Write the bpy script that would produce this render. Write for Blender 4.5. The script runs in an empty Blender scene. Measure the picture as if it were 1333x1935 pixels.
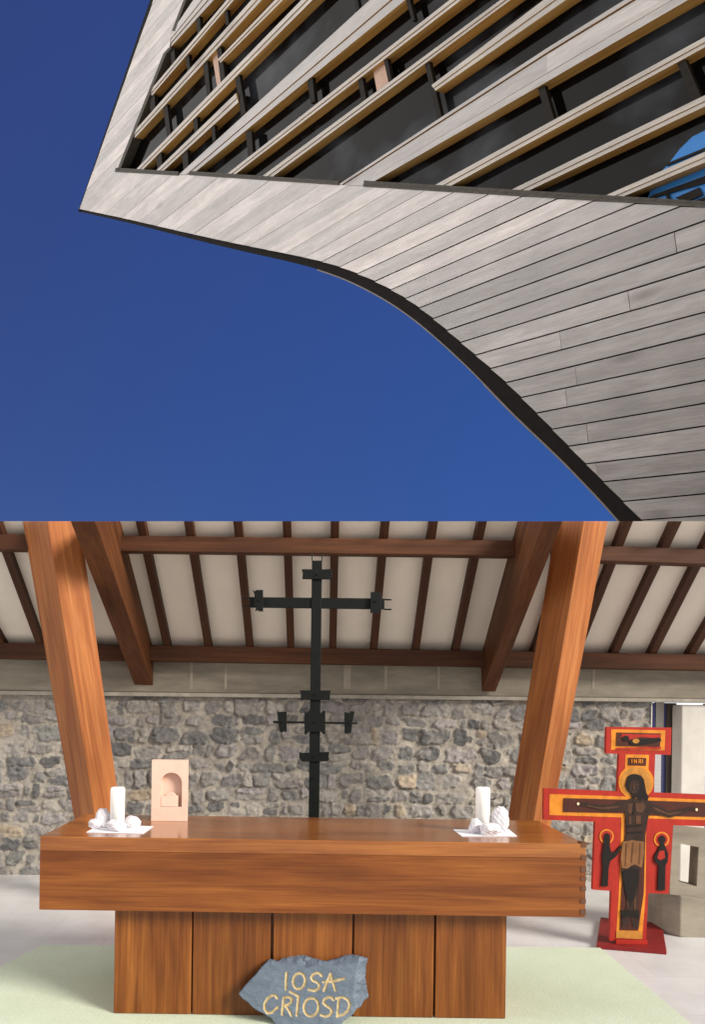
import bpy, bmesh, math, random
import numpy as np
from mathutils import Vector, Matrix
random.seed(7)
rng = np.random.default_rng(11)
S = bpy.context.scene
COL = S.collection

# ------------------------------------------------------------------ camera
F = 1500.0; CX = 570.0; CY = 1334.0; EYE = 1.66; ROLL = math.radians(0.8)
cr, sr = math.cos(ROLL), math.sin(ROLL)
cam = bpy.data.cameras.new('camera')
cam.sensor_fit = 'VERTICAL'; cam.sensor_height = 36.0
cam.lens = F / 1935.0 * 36.0
cam.shift_x = (666.5 - CX) / 1935.0
cam.shift_y = (CY - 967.5) / 1935.0
cam.clip_end = 2000.0
co = bpy.data.objects.new('camera', cam); COL.objects.link(co)
co.matrix_world = Matrix(((cr, -sr, 0, 0), (0, 0, -1, 0), (sr, cr, 0, EYE), (0, 0, 0, 1)))
S.camera = co

# ------------------------------------------------------------------ light
SUN = Vector((0.72, -0.53, 0.48)).normalized()
w = bpy.data.worlds.new('World'); S.world = w; w.use_nodes = True
nt = w.node_tree; nt.nodes.clear()
def wn(t): return nt.nodes.new(t)
out = wn('ShaderNodeOutputWorld'); bg = wn('ShaderNodeBackground'); bg.inputs[1].default_value = 0.1
sky = wn('ShaderNodeTexSky'); sky.sky_type = 'NISHITA'; sky.sun_disc = False
sky.sun_elevation = math.asin(SUN.z); sky.sun_rotation = math.atan2(SUN.x, SUN.y)
sky.air_density = 1.0; sky.dust_density = 0.0; sky.ozone_density = 4.0
tint = wn('ShaderNodeMix'); tint.data_type = 'RGBA'; tint.inputs[0].default_value = 0.93    # a deep, even polarised blue
nt.links.new(sky.outputs[0], tint.inputs[6])
tc = wn('ShaderNodeTexCoord'); sep = wn('ShaderNodeSeparateXYZ'); nt.links.new(tc.outputs['Generated'], sep.inputs[0])
gd = wn('ShaderNodeVectorMath'); gd.operation = 'DOT_PRODUCT'; gd.inputs[1].default_value = (0.75, 0.0, -0.66)
nt.links.new(tc.outputs['Generated'], gd.inputs[0])
gm = wn('ShaderNodeMapRange'); gm.inputs[1].default_value = -0.62; gm.inputs[2].default_value = 0.25; nt.links.new(gd.outputs['Value'], gm.inputs[0])
gc = wn('ShaderNodeMix'); gc.data_type = 'RGBA'; gc.inputs[6].default_value = (0.20, 0.38, 1.55, 1); gc.inputs[7].default_value = (0.17, 0.64, 2.6, 1)
nt.links.new(gm.outputs[0], gc.inputs[0]); nt.links.new(gc.outputs[2], tint.inputs[7])
flat = wn('ShaderNodeCombineXYZ'); nt.links.new(sep.outputs[0], flat.inputs[0]); nt.links.new(sep.outputs[1], flat.inputs[1])
nrm = wn('ShaderNodeVectorMath'); nrm.operation = 'NORMALIZE'; nt.links.new(flat.outputs[0], nrm.inputs[0])
sep2 = wn('ShaderNodeSeparateXYZ'); nt.links.new(nrm.outputs[0], sep2.inputs[0])
mr = wn('ShaderNodeMapRange'); mr.interpolation_type = 'SMOOTHSTEP'
mr.inputs[1].default_value = 0.80; mr.inputs[2].default_value = 0.35; mr.inputs[3].default_value = 0; mr.inputs[4].default_value = 1
nt.links.new(sep2.outputs[1], mr.inputs[0])
nz = wn('ShaderNodeTexNoise'); nz.inputs['Scale'].default_value = 2.2; nz.inputs['Detail'].default_value = 7
nt.links.new(tc.outputs['Generated'], nz.inputs['Vector'])
cr2 = wn('ShaderNodeValToRGB'); cr2.color_ramp.elements[0].position = 0.32; cr2.color_ramp.elements[1].position = 0.58
nt.links.new(nz.outputs[0], cr2.inputs[0])
mm = wn('ShaderNodeMath'); mm.operation = 'MULTIPLY'
nt.links.new(mr.outputs[0], mm.inputs[0]); nt.links.new(cr2.outputs[0], mm.inputs[1])
cl = wn('ShaderNodeMix'); cl.data_type = 'RGBA'
FILL_CLOUD = 7.2  # added cloud bank, out of view behind the eye, for soft fill
cl.inputs[7].default_value = (FILL_CLOUD, FILL_CLOUD * 0.955, FILL_CLOUD * 0.89, 1)
nt.links.new(mm.outputs[0], cl.inputs[0]); nt.links.new(tint.outputs[2], cl.inputs[6])
# added white horizon haze, and an unseen glow added left for facade glare
def mrange(src, a, b, smooth=True):
    n = wn('ShaderNodeMapRange'); n.interpolation_type = 'SMOOTHSTEP' if smooth else 'LINEAR'
    n.inputs[1].default_value = a; n.inputs[2].default_value = b; n.inputs[3].default_value = 0; n.inputs[4].default_value = 1
    nt.links.new(src, n.inputs[0]); return n.outputs[0]
hz = wn('ShaderNodeMix'); hz.data_type = 'RGBA'; hz.inputs[7].default_value = (9, 9, 9, 1)
nt.links.new(mrange(sep.outputs[2], 0.15, 0.03), hz.inputs[0]); nt.links.new(cl.outputs[2], hz.inputs[6])
dv = wn('ShaderNodeVectorMath'); dv.operation = 'DOT_PRODUCT'; dv.inputs[1].default_value = Vector((-0.95, 0.02, 0.26)).normalized()
nt.links.new(tc.outputs['Generated'], dv.inputs[0])
cu = wn('ShaderNodeMix'); cu.data_type = 'RGBA'; cu.inputs[7].default_value = (33, 31.8, 31, 1)
cum = wn('ShaderNodeMath'); cum.operation = 'MULTIPLY'; nt.links.new(mrange(dv.outputs['Value'], 0.89, 0.98), cum.inputs[0])
nt.links.new(mrange(nz.outputs[0], 0.25, 0.5), cum.inputs[1])
nt.links.new(cum.outputs[0], cu.inputs[0]); nt.links.new(hz.outputs[2], cu.inputs[6])
nt.links.new(cu.outputs[2], bg.inputs[0]); nt.links.new(bg.outputs[0], out.inputs[0])

sl = bpy.data.lights.new('sun', 'SUN'); sl.energy = 3.8; sl.angle = math.radians(20); sl.color = (1, 0.93, 0.83)
so = bpy.data.objects.new('sun', sl); COL.objects.link(so)
so.rotation_euler = SUN.to_track_quat('Z', 'Y').to_euler()
S.view_settings.view_transform = 'Standard'; S.view_settings.look = 'None'
S.view_settings.gamma = 1; S.view_settings.use_curve_mapping = False
S.view_settings.exposure = 0.45

# ------------------------------------------------------------------ helpers
CAM = Vector((0, 0, EYE))
def ray(x, y):
    u = (x - CX) / F; v = (CY - y) / F
    return Vector((u * cr - v * sr, 1.0, u * sr + v * cr))
def onY(x, y, d): return CAM + ray(x, y) * d                       # a point at distance d in front of the eye
def onZ(x, y, z):
    r = ray(x, y); return CAM + r * ((z - EYE) / r.z)
def onP(x, y, o, n):
    r = ray(x, y); return CAM + r * ((o - CAM).dot(n) / r.dot(n))

def lin(c):
    return tuple(((v / 255) / 12.92 if v / 255 <= 0.04045 else ((v / 255 + 0.055) / 1.055) ** 2.4) for v in c)

def empty(name, label, cat, loc=(0, 0, 0), group=None):
    o = bpy.data.objects.new(name, None); COL.objects.link(o); o.location = loc
    o['label'] = label; o['category'] = cat
    if group: o['group'] = group
    o.empty_display_size = 0.1
    return o
def tag(o, label, cat, group=None):
    o['label'] = label; o['category'] = cat
    if group: o['group'] = group
    return o

def world_of(o):
    m = o.matrix_basis.copy()
    while o.parent: o = o.parent; m = o.matrix_basis @ m
    return m
def obj(name, verts, faces, mats, parent=None, frame=None, mi=None, bevel=0, smooth=False, tone=None, seg=2):
    """world-space verts -> one mesh object; frame (4x4) gives its own local axes"""
    if frame is None:
        frame = world_of(parent) if parent is not None else Matrix.Translation(
            Vector((sum(v[0] for v in verts) / len(verts), sum(v[1] for v in verts) / len(verts), min(v[2] for v in verts))))
    inv = frame.inverted()
    me = bpy.data.meshes.new(name)
    me.from_pydata([tuple(inv @ Vector(v)) for v in verts], [], faces)
    if not isinstance(mats, (list, tuple)): mats = [mats]
    for m in mats: me.materials.append(m)
    if mi is not None: me.polygons.foreach_set('material_index', mi)
    if tone is not None:
        a = me.attributes.new('tone', 'FLOAT', 'FACE'); a.data.foreach_set('value', tone)
    bm = bmesh.new(); bm.from_mesh(me)
    bmesh.ops.recalc_face_normals(bm, faces=bm.faces[:]); bm.to_mesh(me); bm.free()
    if smooth: me.polygons.foreach_set('use_smooth', [True] * len(me.polygons))
    o = bpy.data.objects.new(name, me); COL.objects.link(o)
    if parent is not None:
        o.parent = parent; o.matrix_basis = world_of(parent).inverted() @ frame
    else:
        o.matrix_basis = frame
    if bevel:
        b = o.modifiers.new('bevel', 'BEVEL'); b.width = bevel; b.segments = seg; b.limit_method = 'ANGLE'; b.angle_limit = 0.6
    return o

class MB:
    """collects solids"""
    def __init__(s): s.v = []; s.f = []; s.m = []; s.t = []
    def add(s, v, f, m=0, t=0.5):
        b = len(s.v); s.v += [Vector(p) for p in v]; s.f += [tuple(b + i for i in q) for q in f]
        s.m += (m if isinstance(m, list) else [m] * len(f)); s.t += [t] * len(f)
    def prism(s, pts, vec, m=0, ms=None, t=0.5, off=None):
        """polygon pts swept by vec; ms = material of the sides"""
        pts = [Vector(p) for p in pts]; vec = Vector(vec); n = len(pts)
        if off is not None: pts = [p + Vector(off) for p in pts]
        f = [tuple(range(n)), tuple(range(2 * n - 1, n - 1, -1))] + [(i, (i + 1) % n, n + (i + 1) % n, n + i) for i in range(n)]
        s.add(pts + [p + vec for p in pts], f, [m, m] + [m if ms is None else ms] * n, t)
    def box(s, a, b, m=0, t=0.5):
        (x0, y0, z0), (x1, y1, z1) = a, b
        s.prism([(x0, y0, z0), (x1, y0, z0), (x1, y1, z0), (x0, y1, z0)], (0, 0, z1 - z0), m, None, t)
    def build(s, name, mats, parent=None, **k):
        return obj(name, s.v, s.f, mats, parent, mi=s.m, tone=s.t, **k)

def frame_from(o, x, zhint):
    x = Vector(x).normalized(); z = Vector(zhint); z = (z - x * z.dot(x)).normalized(); y = z.cross(x)
    return Matrix(((x.x, y.x, z.x, o[0]), (x.y, y.y, z.y, o[1]), (x.z, y.z, z.z, o[2]), (0, 0, 0, 1)))

def cut(o, point, normal):
    """trim a mesh object with a plane, keeping the side the normal points away from"""
    m = world_of(o).inverted(); p = m @ Vector(point); n = (m.to_3x3() @ Vector(normal)).normalized()
    bm = bmesh.new(); bm.from_mesh(o.data)
    r = bmesh.ops.bisect_plane(bm, geom=bm.verts[:] + bm.edges[:] + bm.faces[:], plane_co=p, plane_no=n, clear_outer=True)
    ed = [e for e in r['geom_cut'] if isinstance(e, bmesh.types.BMEdge)]
    if ed:
        try: bmesh.ops.holes_fill(bm, edges=ed)
        except Exception: pass
    bmesh.ops.recalc_face_normals(bm, faces=bm.faces[:])
    bm.to_mesh(o.data); bm.free()

# ------------------------------------------------------------------ materials
def new_mat(name):
    m = bpy.data.materials.new(name); m.use_nodes = True
    return m, m.node_tree, m.node_tree.nodes['Principled BSDF']
def ramp(t, stops):
    r = t.nodes.new('ShaderNodeValToRGB'); e = r.color_ramp.elements
    while len(e) < len(stops): e.new(0.5)
    for k, (p, c) in zip(e, stops): k.position = p; k.color = (*c, 1)
    return r
def noise(t, vec, scale, detail=5, rough=0.6, dist=0.0):
    n = t.nodes.new('ShaderNodeTexNoise'); n.inputs['Scale'].default_value = scale; n.inputs['Detail'].default_value = detail
    n.inputs['Roughness'].default_value = rough; n.inputs['Distortion'].default_value = dist
    t.links.new(vec, n.inputs['Vector']); return n
def mapping(t, scale, src='Object'):
    c = t.nodes.new('ShaderNodeTexCoord'); m = t.nodes.new('ShaderNodeMapping'); m.inputs['Scale'].default_value = scale
    t.links.new(c.outputs[src], m.inputs['Vector']); return m.outputs[0]
def bump(t, b, src, strength, dist):
    n = t.nodes.new('ShaderNodeBump'); n.inputs['Strength'].default_value = strength; n.inputs['Distance'].default_value = dist
    t.links.new(src, n.inputs['Height']); t.links.new(n.outputs[0], b.inputs['Normal'])
def mixc(t, fac, a, b, mode='MIX'):
    x = t.nodes.new('ShaderNodeMix'); x.data_type = 'RGBA'; x.blend_type = mode
    for s, i in ((fac, 0), (a, 6), (b, 7)):
        if isinstance(s, (int, float)): x.inputs[i].default_value = s
        elif isinstance(s, tuple): x.inputs[i].default_value = (*s, 1)
        else: t.links.new(s, x.inputs[i])
    return x.outputs[2]

def wood(name, dark, mid, light, axis=0, rough=0.45, coat=0.0, scale=1.0, tone=0.0, bstr=0.15, spec=0.5):
    m, t, b = new_mat(name)
    sc = [16 * scale] * 3; sc[axis] = 0.9 * scale
    v = mapping(t, sc)
    n1 = noise(t, v, 1.0, 4, 0.55, 0.6)
    sc2 = [70 * scale] * 3; sc2[axis] = 2.0 * scale
    n2 = noise(t, mapping(t, sc2), 1.0, 3, 0.6)
    r1 = ramp(t, [(0.30, dark), (0.5, mid), (0.70, light)]); t.links.new(n1.outputs[0], r1.inputs[0])
    r2 = ramp(t, [(0.35, (0.76, 0.72, 0.68)), (0.6, (1, 1, 1))]); t.links.new(n2.outputs[0], r2.inputs[0])
    c = mixc(t, 1.0, r1.outputs[0], r2.outputs[0], 'MULTIPLY')
    sc3 = [2.6 * scale] * 3; sc3[axis] = 0.45 * scale
    n4 = noise(t, mapping(t, sc3), 1.0, 4, 0.55, 0.8)
    r5 = ramp(t, [(0.34, (0.70, 0.66, 0.60)), (0.66, (1.16, 1.18, 1.2))]); t.links.new(n4.outputs[0], r5.inputs[0])
    c = mixc(t, 1.0, c, r5.outputs[0], 'MULTIPLY')
    if tone:
        a = t.nodes.new('ShaderNodeAttribute'); a.attribute_name = 'tone'
        r3 = ramp(t, [(0, (1 - tone,) * 3), (1, (1 + tone, 1 + tone, 1 + tone))]); t.links.new(a.outputs['Fac'], r3.inputs[0])
        c = mixc(t, 1.0, c, r3.outputs[0], 'MULTIPLY')
    t.links.new(c, b.inputs['Base Color'])
    b.inputs['Roughness'].default_value = rough; b.inputs['Coat Weight'].default_value = coat; b.inputs['Coat Roughness'].default_value = 0.12
    b.inputs['Specular IOR Level'].default_value = spec
    bump(t, b, n2.outputs[0], bstr, 0.004)
    return m
def plain(name, c, rough=0.6, var=0.12, scale=8.0, metal=0.0, bstr=0.1, bd=0.004, stretch=(1, 1, 1), spec=0.5):
    m, t, b = new_mat(name)
    n = noise(t, mapping(t, stretch), scale, 6, 0.65)
    r = ramp(t, [(0.3, tuple(v * (1 - var) for v in c)), (0.7, tuple(min(1, v * (1 + var)) for v in c))])
    t.links.new(n.outputs[0], r.inputs[0]); t.links.new(r.outputs[0], b.inputs['Base Color'])
    b.inputs['Roughness'].default_value = rough; b.inputs['Metallic'].default_value = metal
    b.inputs['Specular IOR Level'].default_value = spec
    if bstr: bump(t, b, n.outputs[0], bstr, bd)
    return m

M = {}
# altar wood: grain along x, and along z for the base boards
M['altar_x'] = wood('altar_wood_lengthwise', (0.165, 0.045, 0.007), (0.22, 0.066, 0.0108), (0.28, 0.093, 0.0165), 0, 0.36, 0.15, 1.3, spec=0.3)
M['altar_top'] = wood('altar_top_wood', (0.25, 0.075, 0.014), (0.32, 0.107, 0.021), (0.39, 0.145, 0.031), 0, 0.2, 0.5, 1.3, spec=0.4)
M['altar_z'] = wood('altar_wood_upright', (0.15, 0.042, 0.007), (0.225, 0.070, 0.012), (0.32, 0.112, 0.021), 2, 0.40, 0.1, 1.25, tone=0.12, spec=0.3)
M['endgrain'] = plain('dark_end_grain', (0.10, 0.035, 0.012), 0.6)
M['post'] = wood('post_pine', (0.28, 0.082, 0.020), (0.37, 0.125, 0.033), (0.46, 0.18, 0.055), 0, 0.55, 0.0, 0.9, spec=0.25)
M['beam'] = wood('dark_beam_wood', (0.05, 0.017, 0.006), (0.078, 0.027, 0.0095), (0.11, 0.039, 0.0145), 0, 0.6, 0, 0.9, spec=0.25)
M['mainbeam'] = wood('red_brown_beam_wood', (0.085, 0.028, 0.009), (0.12, 0.041, 0.013), (0.16, 0.058, 0.019), 0, 0.6, 0, 0.9, spec=0.25)
M['rafter'] = wood('rafter_wood', (0.048, 0.0165, 0.0065), (0.07, 0.0245, 0.0095), (0.095, 0.034, 0.0135), 0, 0.6, 0, 0.9, spec=0.25)
M['ceiling'] = plain('ceiling_board', (0.78, 0.70, 0.60), 0.8, 0.04, 3, bstr=0.02)
M['roof'] = plain('roof_deck', (0.14, 0.13, 0.13), 0.8)
M['concrete'] = plain('board_marked_concrete', (0.25, 0.22, 0.17), 0.85, 0.3, 3.5, bstr=0.3, stretch=(0.5, 1, 2.2))
M['concrete_pale'] = plain('pale_concrete', (0.58, 0.55, 0.50), 0.85, 0.10, 5, bstr=0.2)
M['iron'] = plain('black_green_iron', (0.0045, 0.006, 0.005), 0.5, 0.3, 14, spec=0.18, bstr=0.3)
M['floor'] = None
M['wax'] = plain('white_wax', (0.86, 0.85, 0.80), 0.45, 0.03, 10, bstr=0.02)
M['paper'] = plain('white_paper', (0.86, 0.86, 0.88), 0.6, 0.02, 10, bstr=0.0)
M['quartz'] = plain('white_quartz', (0.62, 0.60, 0.63), 0.45, 0.16, 22, bstr=0.12)
M['plaque'] = plain('pale_terracotta', (0.70, 0.49, 0.39), 0.75, 0.07, 14, bstr=0.25)
M['blueframe'] = plain('blue_painted_frame', (0.06, 0.07, 0.26), 0.4, 0.1)
M['brownframe'] = plain('dark_brown_frame', (0.07, 0.055, 0.04), 0.5, 0.1)
M['whitewash'] = plain('white_render', (0.85, 0.85, 0.85), 0.8, 0.03, 4)
# weathered cladding: grain along the boards
def cladding_mat(name, dark, mid, light, tone, rough):
    m, t, b = new_mat(name)
    at_ = t.nodes.new('ShaderNodeAttribute'); at_.attribute_name = 'tone'
    mu = t.nodes.new('ShaderNodeVectorMath'); mu.operation = 'SCALE'; mu.inputs[0].default_value = (37.0, 61.0, 0); t.links.new(at_.outputs['Fac'], mu.inputs['Scale'])
    def own(v_):
        ad = t.nodes.new('ShaderNodeVectorMath'); ad.operation = 'ADD'; t.links.new(v_, ad.inputs[0]); t.links.new(mu.outputs[0], ad.inputs[1]); return ad.outputs[0]
    n1 = noise(t, own(mapping(t, (0.9, 9, 9))), 1.0, 6, 0.62, 0.5)
    n2 = noise(t, own(mapping(t, (5, 90, 90))), 1.0, 4, 0.65)
    n3 = noise(t, mapping(t, (1.6, 2.4, 2.4)), 1.0, 3, 0.5)
    r1 = ramp(t, [(0.30, dark), (0.5, mid), (0.72, light)]); t.links.new(n1.outputs[0], r1.inputs[0])
    r2 = ramp(t, [(0.33, (0.80, 0.78, 0.76)), (0.62, (1.04, 1.04, 1.04))]); t.links.new(n2.outputs[0], r2.inputs[0])
    c = mixc(t, 1.0, r1.outputs[0], r2.outputs[0], 'MULTIPLY')
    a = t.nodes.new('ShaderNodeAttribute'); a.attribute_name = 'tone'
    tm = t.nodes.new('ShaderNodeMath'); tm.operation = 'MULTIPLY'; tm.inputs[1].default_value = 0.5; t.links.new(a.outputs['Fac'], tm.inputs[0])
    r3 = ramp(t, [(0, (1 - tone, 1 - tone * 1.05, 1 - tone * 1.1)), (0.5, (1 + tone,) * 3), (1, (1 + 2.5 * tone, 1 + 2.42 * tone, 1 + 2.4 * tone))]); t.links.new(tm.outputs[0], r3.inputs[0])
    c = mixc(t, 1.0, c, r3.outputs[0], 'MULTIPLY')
    r4 = ramp(t, [(0.34, (0.82, 0.80, 0.79)), (0.62, (1.06, 1.05, 1.03))]); t.links.new(n3.outputs[0], r4.inputs[0])
    c = mixc(t, 1.0, c, r4.outputs[0], 'MULTIPLY')
    # knots
    vo = t.nodes.new('ShaderNodeTexVoronoi'); vo.inputs['Scale'].default_value = 1.0
    t.links.new(mapping(t, (0.55, 1.9, 1.9)), vo.inputs['Vector'])
    rk = ramp(t, [(0.04, (0.40, 0.33, 0.28)), (0.14, (1, 1, 1))]); t.links.new(vo.outputs['Distance'], rk.inputs[0])
    c = mixc(t, 0.9, c, rk.outputs[0], 'MULTIPLY')
    t.links.new(c, b.inputs['Base Color'])
    rr = t.nodes.new('ShaderNodeMapRange'); rr.inputs[3].default_value = rough - 0.06; rr.inputs[4].default_value = rough + 0.1
    t.links.new(n3.outputs[0], rr.inputs[0]); t.links.new(rr.outputs[0], b.inputs['Roughness'])
    b.inputs['Specular IOR Level'].default_value = 0.95
    bump(t, b, n2.outputs[0], 0.25, 0.006)
    return m
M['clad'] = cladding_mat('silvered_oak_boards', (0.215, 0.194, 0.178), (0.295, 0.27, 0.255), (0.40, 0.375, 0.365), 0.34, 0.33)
M['finface'] = cladding_mat('silvered_oak_fins', (0.29, 0.255, 0.215), (0.38, 0.34, 0.29), (0.47, 0.43, 0.38), 0.14, 0.40)
M['finside'] = wood('unweathered_oak', (0.48, 0.25, 0.066), (0.62, 0.37, 0.11), (0.72, 0.49, 0.19), 0, 0.5, 0, 0.5)
M['trim'] = plain('black_edge_trim', (0.010, 0.008, 0.007), 0.7, 0.3, 10, spec=0.1)
M['lip'] = plain('brown_edge_lip', (0.16, 0.125, 0.09), 0.5, 0.2, 10)
M['mullion'] = plain('dark_bronze_mullion', (0.016, 0.013, 0.010), 0.6, 0.3, 12, spec=0.12)
M['sill'] = plain('grey_sill', (0.07, 0.062, 0.05), 0.6, 0.45, 9, spec=0.2, stretch=(1, 6, 6))
M['pane'] = plain('dark_glass', (0.009, 0.007, 0.007), 0.04, 0.2, 1.2, bstr=0.0, spec=0.06)
m, t, b = new_mat('dark_window_glass')
n1 = noise(t, mapping(t, (0.9, 1.6, 1.6)), 1.0, 3, 0.5)
r1 = ramp(t, [(0.50, (0.0045, 0.0036, 0.0036)), (0.72, (0.045, 0.052, 0.062))]); t.links.new(n1.outputs[0], r1.inputs[0])  # soft bluish reflections painted into the glass colour as blotches
t.links.new(r1.outputs[0], b.inputs['Base Color']); b.inputs['Roughness'].default_value = 0.05; b.inputs['Specular IOR Level'].default_value = 0.06
M['pane'] = m
M['skypane'] = plain('painted_sky_reflection', (0.045, 0.23, 0.62), 0.2, 0.05, 2, bstr=0.0, spec=0.1)  # reflected sky painted as a blue pane colour
M['pinkblock'] = plain('pink_timber_block', (0.52, 0.34, 0.25), 0.6, 0.15, 20)

# floor: pale screed with faint slab joints
m, t, b = new_mat('pale_stone_floor')
v = mapping(t, (1, 1, 1))
n1 = noise(t, v, 2.2, 8, 0.65); n2 = noise(t, v, 40, 4, 0.6)
r1 = ramp(t, [(0.3, (0.53, 0.53, 0.53)), (0.7, (0.68, 0.68, 0.685))]); t.links.new(n1.outputs[0], r1.inputs[0])
br = t.nodes.new('ShaderNodeTexBrick'); br.inputs['Color1'].default_value = (1, 1, 1, 1); br.inputs['Color2'].default_value = (0.95, 0.95, 0.95, 1)
br.inputs['Mortar'].default_value = (0.84, 0.83, 0.82, 1); br.inputs['Scale'].default_value = 1.0; br.inputs['Mortar Size'].default_value = 0.004
br.inputs['Brick Width'].default_value = 0.9; br.inputs['Row Height'].default_value = 0.62; t.links.new(v, br.inputs['Vector'])
c = mixc(t, 1.0, r1.outputs[0], br.outputs[0], 'MULTIPLY'); t.links.new(c, b.inputs['Base Color'])
b.inputs['Roughness'].default_value = 0.42; bump(t, b, n2.outputs[0], 0.08, 0.003)
M['floor'] = m
# rug
m, t, b = new_mat('pale_green_carpet')
v = mapping(t, (1, 1, 1))
n1 = noise(t, v, 110, 4, 0.75); n2 = noise(t, v, 3, 4, 0.6)
r1 = ramp(t, [(0.3, (0.49, 0.57, 0.41)), (0.7, (0.66, 0.725, 0.60))]); t.links.new(n1.outputs[0], r1.inputs[0])
r2 = ramp(t, [(0.3, (0.92, 0.93, 0.9)), (0.7, (1, 1, 1))]); t.links.new(n2.outputs[0], r2.inputs[0])
t.links.new(mixc(t, 1.0, r1.outputs[0], r2.outputs[0], 'MULTIPLY'), b.inputs['Base Color'])
b.inputs['Roughness'].default_value = 0.95; bump(t, b, n1.outputs[0], 0.5, 0.006)
M['rug'] = m
# rubble wall: colour comes with the stones
m, t, b = new_mat('rubble_stone')
a = t.nodes.new('ShaderNodeAttribute'); a.attribute_name = 'stone'
v = mapping(t, (1, 1, 1)); n1 = noise(t, v, 24, 8, 0.7); n2 = noise(t, v, 90, 4, 0.7)
r1 = ramp(t, [(0.3, (0.52, 0.52, 0.53)), (0.5, (1, 1, 1)), (0.72, (1.4, 1.37, 1.32))]); t.links.new(n1.outputs[0], r1.inputs[0])
t.links.new(mixc(t, 1.0, a.outputs['Color'], r1.outputs[0], 'MULTIPLY'), b.inputs['Base Color'])
b.inputs['Roughness'].default_value = 0.85; bump(t, b, n2.outputs[0], 0.7, 0.02)
M['rubble'] = m
# slate
m, t, b = new_mat('blue_grey_slate')
v = mapping(t, (1, 1, 1)); n1 = noise(t, v, 9, 8, 0.65, 0.5); n2 = noise(t, v, 60, 6, 0.7)
r1 = ramp(t, [(0.3, (0.07, 0.094, 0.13)), (0.55, (0.105, 0.135, 0.18)), (0.75, (0.155, 0.185, 0.225))]); t.links.new(n1.outputs[0], r1.inputs[0])
t.links.new(r1.outputs[0], b.inputs['Base Color']); b.inputs['Roughness'].default_value = 0.6; bump(t, b, n2.outputs[0], 0.35, 0.006)
M['slate'] = m
M['gold'] = plain('gold_leaf_paint', (0.40, 0.31, 0.16), 0.7, 0.4, 40, metal=0.0)
# painted cross
def paint(name, c, var=0.18): return plain(name, c, 0.5, var, 16, bstr=0.15, stretch=(1, 1, 0.6), spec=0.25)
M['red'] = paint('red_paint', (0.34, 0.020, 0.011)); M['darkred'] = paint('dark_red_paint', (0.19, 0.013, 0.013))
M['orange'] = paint('orange_gold_paint', (0.58, 0.20, 0.018), 0.3); M['ochre'] = paint('ochre_paint', (0.42, 0.18, 0.03), 0.3)
M['maroon'] = paint('maroon_paint', (0.06, 0.015, 0.009)); M['skin'] = paint('dark_brown_paint', (0.028, 0.013, 0.008), 0.35)
M['black'] = paint('black_paint', (0.008, 0.005, 0.004), 0.3); M['cloth'] = paint('brown_ochre_paint', (0.19, 0.085, 0.032), 0.3); M['cloth_fold'] = paint('fold_brown_paint', (0.12, 0.05, 0.018), 0.3)
M['white_paint'] = paint('cream_paint', (0.75, 0.62, 0.4))
M['ground'] = plain('pale_bounce_ground', (0.46, 0.43, 0.39), 0.95, 0.2, 3)  # ground made pale so its bounce lights facade and ceiling

# ------------------------------------------------------------------ ground and floor
R = 900
g = obj('ground', [(-R, -R, -0.02), (R, -R, -0.02), (R, R, -0.02), (-R, R, -0.02)], [(0, 1, 2, 3)], M['ground'], frame=Matrix()); g['kind'] = 'structure'
mb = MB(); mb.box((-7, -3.2, -0.3), (8, 9.2, 0.0)); g = mb.build('floor', M['floor'], frame=Matrix()); g['kind'] = 'structure'

# rug under the altar
pts = [onZ(100, 1790, 0.0), onZ(1130, 1795, 0.0), onZ(1320, 1957, 0.0)]
pts = [onZ(78, 1789, 0), onZ(1135, 1794, 0), onZ(1335, 1962, 0), onZ(1560, 2160, 0), onZ(-560, 2130, 0), onZ(-60, 1862, 0)]
mb = MB(); mb.prism([(p.x, p.y, 0.0) for p in pts], (0, 0, 0.012))
tag(mb.build('rug', M['rug'], frame=Matrix()), 'pale green carpet spread on the grey floor under the wooden altar', 'carpet')

# ------------------------------------------------------------------ facade of the tall timber building
V0 = (-570.0, 1098.0)
d1 = ray(*V0).normalized()
n0 = Vector((-0.732, -0.681, -0.26))
FN = (n0 - d1 * n0.dot(d1)).normalized()
FO = onY(150, 398, 17.0)
def fp(x, y): return onP(x, y, FO, FN)
FFR = frame_from(FO, -d1, FN)
bld = empty('timber_building', 'tall silver timber clad building with curved lower edge and long slanted windows against blue sky', 'building', FO)

def line_y(l, x): (x0, y0), (x1, y1) = l; return y0 + (y1 - y0) * (x - x0) / (x1 - x0)
def clip(poly, a, b, keep):
    """half-plane clip in picture coordinates: keep=+1 keeps the side below the line a-b (a left of b)"""
    def s(p): return keep * ((b[0] - a[0]) * (p[1] - a[1]) - (b[1] - a[1]) * (p[0] - a[0]))
    o = []
    for i in range(len(poly)):
        p, q = poly[i], poly[(i + 1) % len(poly)]; sp, sq = s(p), s(q)
        if sp >= 0: o.append(p)
        if (sp >= 0) != (sq >= 0):
            k = sp / (sp - sq); o.append((p[0] + k * (q[0] - p[0]), p[1] + k * (q[1] - p[1])))
    return o
edge_curve = [(150, 395), (240, 414), (330, 435), (400, 451), (470, 466), (540, 479), (600, 490), (650, 504), (690, 521), (735, 545), (770, 563), (800, 585),
              (840, 619), (880, 655), (910, 681), (940, 705), (970, 735), (1000, 766), (1030, 796), (1060, 827), (1090, 858), (1120, 889),
              (1170, 940), (1215, 985), (1300, 1072), (1390, 1168)]
outer_curve = [(147, 400), (240, 421), (330, 444), (400, 462), (470, 479), (540, 493), (600, 505), (650, 526), (690, 545), (735, 571), (770, 594), (800, 620),
               (840, 655), (880, 692), (910, 722), (940, 757), (970, 786), (1000, 815), (1030, 842), (1060, 871), (1090, 902), (1120, 934),
               (1145, 960), (1168, 986), (1240, 1072), (1318, 1168)]
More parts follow.
